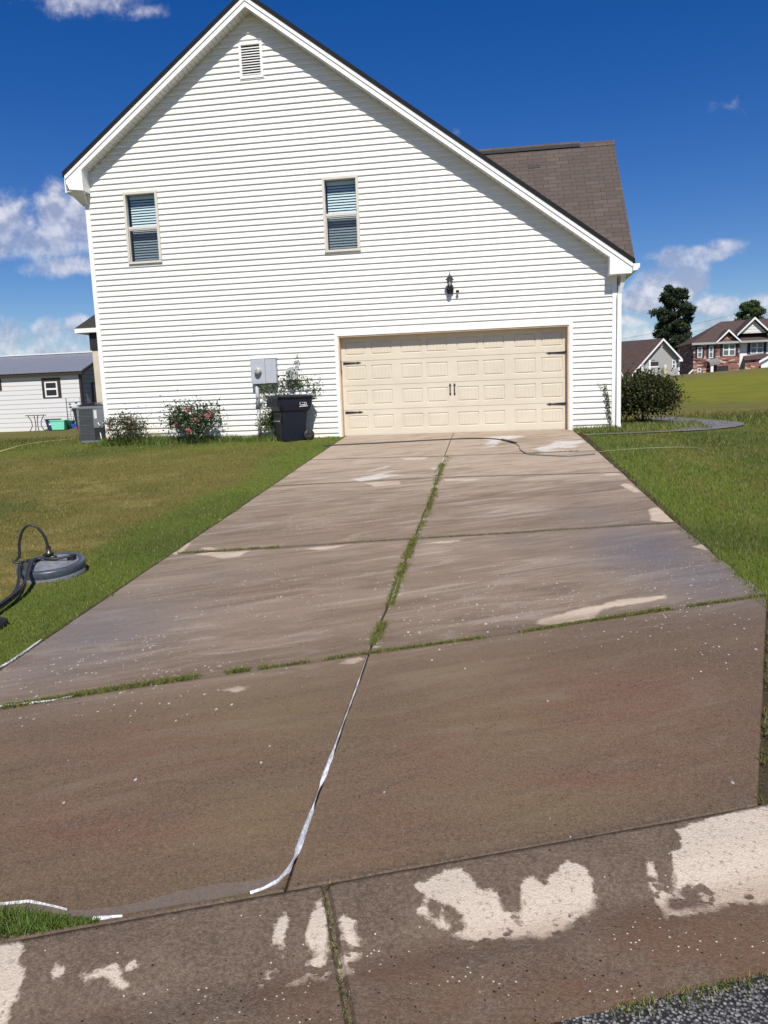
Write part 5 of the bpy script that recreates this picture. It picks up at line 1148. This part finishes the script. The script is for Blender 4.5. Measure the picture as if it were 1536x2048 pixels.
def gablet(x0, xa, x1, y0, ya, yr, nm, fill, depth, Yg, tw=.22):
    L0 = q3(x0, y0, Yg); T = q3(xa, ya, Yg); R0 = q3(x1, yr, Yg); g = empty(nm); g.parent = bh
    hl = (L0[2]+R0[2])/2; pt = (T[2]-hl)/((R0[0]-L0[0])/2); xm = (L0[0]+R0[0])/2; T = (xm, Yg, T[2])
    MB().prism([(L0[0]+.5, Yg+.1, hl+.1), (R0[0]-.5, Yg+.1, hl+.1), (xm, Yg+.1, T[2]-.35)], (0, .2, 0)).build('gable_wall', fill, g)
    f = MB(); f.prism([(L0[0], Yg-.45, hl), (xm, Yg-.45, T[2]), (xm, Yg-.45, T[2]-tw*1.3), (L0[0], Yg-.45, hl-tw)][::-1], (0, .12, 0)); f.prism([(R0[0], Yg-.45, hl), (xm, Yg-.45, T[2]), (xm, Yg-.45, T[2]-tw*1.3), (R0[0], Yg-.45, hl-tw)], (0, .12, 0)); f.build('rake_trim', M['far_white'], g)
    r = MB(); r.add([(L0[0], Yg-.40, hl+.02), (xm, Yg-.40, T[2]+.02), (xm, Yg+depth, T[2]+.02), (L0[0], Yg+depth, hl+.02), (R0[0], Yg-.40, hl+.02), (R0[0], Yg+depth, hl+.02)], [(0, 3, 2, 1), (1, 2, 5, 4)]); r.build('roof', M['far_shingle'], g); return g
gablet(1431, 1456, 1480, 685, 659, 681, 'small_gable', M['far_brick'], 2.0, bY-.2)
M['far_slat'] = mat('far_white_slats', rough=.6, fn=lambda q, p: setc(q, p, q.mix(q.mr(q.m('FRACT', q.m('MULTIPLY', q.xyz(q.obj())[2], 2.6)), .8, .9), (.66, .65, .62), (.28, .27, .25))))
gablet(1473, 1494, 1541, 657, 635, 678, 'large_gable', M['far_slat'], 3.0, bY-.1)
def bw(x0, y0, x1, y1, sh_, mull, y=bY):
    a = p(x0, y0); c = p(x1, y1); fwin(bh, a[0], c[0], c[2], a[2], y, sh_, mull)
bw(1395, 694, 1404, 715, .28, False); bw(1418, 692, 1426, 716, .32, False); bw(1446, 688, 1470, 711, .36, True); bw(1504, 684, 1529, 706, .40, True, bY+.55); bw(1395, 736, 1402, 750, 0, False)
a = p(1415, 727); c = p(1434, 722); po2 = MB(); po2.prism([(a[0], bY-1.2, a[2]), (c[0]+.1, bY-1.2, a[2]+.2), (c[0]+.1, bY, c[2]+.45), (a[0], bY, a[2]+.4)], (0, 0, -.35)); po2.build('porch_roof', mat('far_porch', (.2, .2, .19), .6), bh)
a = p(1417, 730); po3 = MB(); po3.box(a[0], a[0]+.35, bY-1.1, bY-.8, zb0, a[2]); po3.build('porch_column', M['far_white'], bh); MB().box(a[0]+.8, a[0]+2.6, bY-.03, bY-.005, zb0, a[2]-.2).build('door', M['far_dark'], bh)
a = p(1478, 722); c = p(1536, 708); lr = MB(); lr.add([(a[0], bY-2.2, a[2]), (xC+4, bY-2.2, a[2]+.3), (xC+4, bY+.58, c[2]+.3), (p(1490, 711)[0], bY+.58, p(1490, 711)[2])], [(0, 1, 2, 3)]); lr.build('lower_roof', M['far_shingle'], bh)
MB().box(a[0]+.2, xC+4, bY-1.9, bY-1.7, zb0, a[2]-.08).build('lower_brick_wall', M['far_brick'], bh)
a = q3(1520, 722, bY-3); c = q3(1560, 700, bY-3); gw = MB(); gw.prism([(a[0]+.3, bY-2.6, zb0), (c[0]+4, bY-2.6, zb0), (c[0]+1.5, bY-2.6, c[2]+.2), (a[0]+.3, bY-2.6, a[2]-.1)], (0, .2, 0)); gw.prism([(a[0]-.1, bY-3, a[2]), (c[0]+1.5, bY-3, c[2]+.9), (c[0]+1.5, bY-3, c[2]+.6), (a[0]-.1, bY-3, a[2]-.3)], (0, .2, 0)); gw.build('garage_wing', M['far_white'], bh)
a = q3(1377, 747, bY-.5); c = q3(1386, 738, bY-.5); MB().prism([(a[0], bY-.5, a[2]), (c[0], bY-.5, c[2]), (c[0], bY-.5, c[2]-.25), (a[0], bY-.5, a[2]-.25)], (0, .15, 0)).build('side_rail', M['far_white'], bh)

# trees
def tree(name, base, H, label, prof_, npc, size, pal, seed, trunk_r=.35, nl=70, drop=1., group=None, spread=1.0):
    r = np.random.default_rng(seed); root = empty(name, base); tag(root, label, 'tree', group)
    tk = MB(); tk.tube([(0, 0, -2), (.1, 0, H*.3), (-.1, .1, H*.65), (.05, 0, H*.97)], [trunk_r*1.2, trunk_r, trunk_r*.6, .06], 8)
    P_ = []; Cc = []
    for k in range(nl):
        t = r.uniform(.0, 1)**.9; z = H*(prof_[0][0]+(1-prof_[0][0])*t); R0 = np.interp(z/H, [q[0] for q in prof_], [q[1] for q in prof_])
        th = r.uniform(0, 2*np.pi); rr0 = R0*np.sqrt(r.uniform(.12, 1))*r.uniform(.8, 1.12)
        e = np.array([math.cos(th)*rr0, math.sin(th)*rr0, z+r.uniform(-.3, .5)])
        tk.tube([(0, 0, z-rr0*.25), tuple(e*np.array([.5, .5, 1])-np.array([0, 0, .15])), tuple(e)], [.09, .05, .02], 4)
        cs = np.array([1.05, 1.05, .72])*r.uniform(.45, .85)*spread
        g = r.normal(size=(npc, 3)); g /= np.linalg.norm(g, axis=1)[:, None]; g *= r.uniform(.3, 1, npc)[:, None]
        P_.append(e+g*cs); c = np.array(pal)[r.integers(0, len(pal), npc)]*r.uniform(.75, 1.25)*r.uniform(.7, 1.3, npc)[:, None]; Cc.append(c)
    tk.build('trunk', M['bark'], root); P_ = np.concatenate(P_); Cc = np.concatenate(Cc); n = len(P_)
    d = r.normal(size=(n, 3)); d[:, 2] += .5; d /= np.linalg.norm(d, axis=1)[:, None]; s = r.normal(size=(n, 3)); s -= (s*d).sum(1)[:, None]*d; s /= np.linalg.norm(s, axis=1)[:, None]
    L_ = size*r.uniform(.6, 1.4, n)[:, None]; V = np.stack([P_-s*L_*.22, P_+s*L_*.22, P_+d*L_], 1).reshape(-1, 3)
    npmesh('crown', V, np.arange(len(V)).reshape(-1, 3), M['needle'], root, cols={'tint': np.repeat(Cc[:, None], 3, 1).reshape(-1, 3)}); return root
pb = q3(1347, 752, 108); pt_ = q3(1350, 578, 108)
tree('pine_tree', (pb[0], 108, pb[2]), pt_[2]-pb[2], 'tall dark pine tree standing between the grey house and the brick house', [(.06, 1.2), (.2, 1.7), (.34, 2.4), (.44, 3.2), (.52, 2.2), (.62, 2.2), (.75, 2.9), (.86, 2.2), (1, .8)], 210, .42, [(.030, .048, .020), (.020, .034, .018), (.045, .066, .022)], 3, .35, 170)
b1 = q3(1500, 668, 125); t1 = q3(1497, 608, 125)
tree('broadleaf_tree', (b1[0], 125, b1[2]-8), t1[2]-b1[2]+8, 'rounded green tree top rising behind the brick house roof', [(.5, 1.7), (.7, 2.5), (.85, 2.2), (1, .9)], 240, .38, [(.05, .085, .025), (.035, .06, .02), (.075, .11, .03)], 9, .3, 90)
b2 = q3(1376, 752, 118); t2 = q3(1376, 692, 118)
tree('small_tree', (b2[0], 118, b2[2]-1), t2[2]-b2[2]+1, 'small dark tree low between the pine and the brick house', [(.05, 1.6), (.5, 1.9), (.8, 1.3), (1, .4)], 260, .3, [(.035, .055, .03), (.025, .04, .025)], 15, .2, 34)

# signpost on the brow
pS = q3(1299, 748, 70); tS = q3(1299, 720, 70); sg = empty('sign_post', (pS[0], 70, pS[2]-.4)); tag(sg, 'white yard signpost with dark hanging board on the brow of the hill', 'sign')
hS = tS[2]-pS[2]+.4; MB().box(-.09, .09, -.07, .07, 0, hS).build('post', M['far_white'], sg); MB().box(-.38, -.09, -.05, .05, hS*.58, hS*.58+.11).build('arm', M['far_white'], sg); MB().box(.09, .95, -.05, .05, hS*.58, hS*.58+.11).build('arm', M['far_white'], sg)
MB().box(.12, .92, -.03, .03, hS*.58+.13, hS*.58+.58).build('board', M['far_dark'], sg); MB().box(.22, .55, -.03, .03, hS*.58+.68, hS*.58+.80).build('rider', mat('rider_grey', (.12, .12, .12), .6), sg); MB().box(.22, .55, -.03, .03, hS*.58-.25, hS*.58-.1).build('rider', bpy.data.materials['rider_grey'], sg)
pB = q3(1330, 749, 72); tB = q3(1330, 729, 72); brl = empty('beige_barrel', (pB[0], 72, pB[2]-.4)); tag(brl, 'beige upright barrel on the hill in front of the grey house', 'barrel')
MB().lathe([(0, 0), (.20, 0), (.21, .1), (.21, 1.1), (.17, tB[2]-pB[2]+.35), (0, tB[2]-pB[2]+.4)], (0, 0, 0), 16).build('barrel_body', mat('beige_paint', (.50, .43, .30), .6), brl)
MB().box(-.36, -.27, -.03, .03, 0, 1.15).build('pipe', mat('brown_pipe', (.16, .12, .10), .6), brl)
# wires
for k, (ya, yb_) in enumerate(((667, 605), (679, 624), (687, 637))):
    A_ = q3(1150, ya+26-k*2, 150); B2 = q3(1590, yb_-9+k, 128); w_ = MB(); pts_ = []
    for t in np.linspace(0, 1, 24):
        q_ = [A_[i]*(1-t)+B2[i]*t for i in range(3)]; q_[2] -= 3.0*t*(1-t); pts_.append(tuple(q_))
    w_.tube(pts_, .022, 4); o = w_.build('power_line', mat('wire', (.12, .12, .13), .6) if k == 0 else bpy.data.materials['wire'])
    tag(o, ['topmost overhead cable crossing the sky behind the pine', 'middle overhead cable crossing the sky behind the pine', 'lowest overhead cable crossing the sky behind the pine'][k], 'cable', 'overhead cables behind the pine')
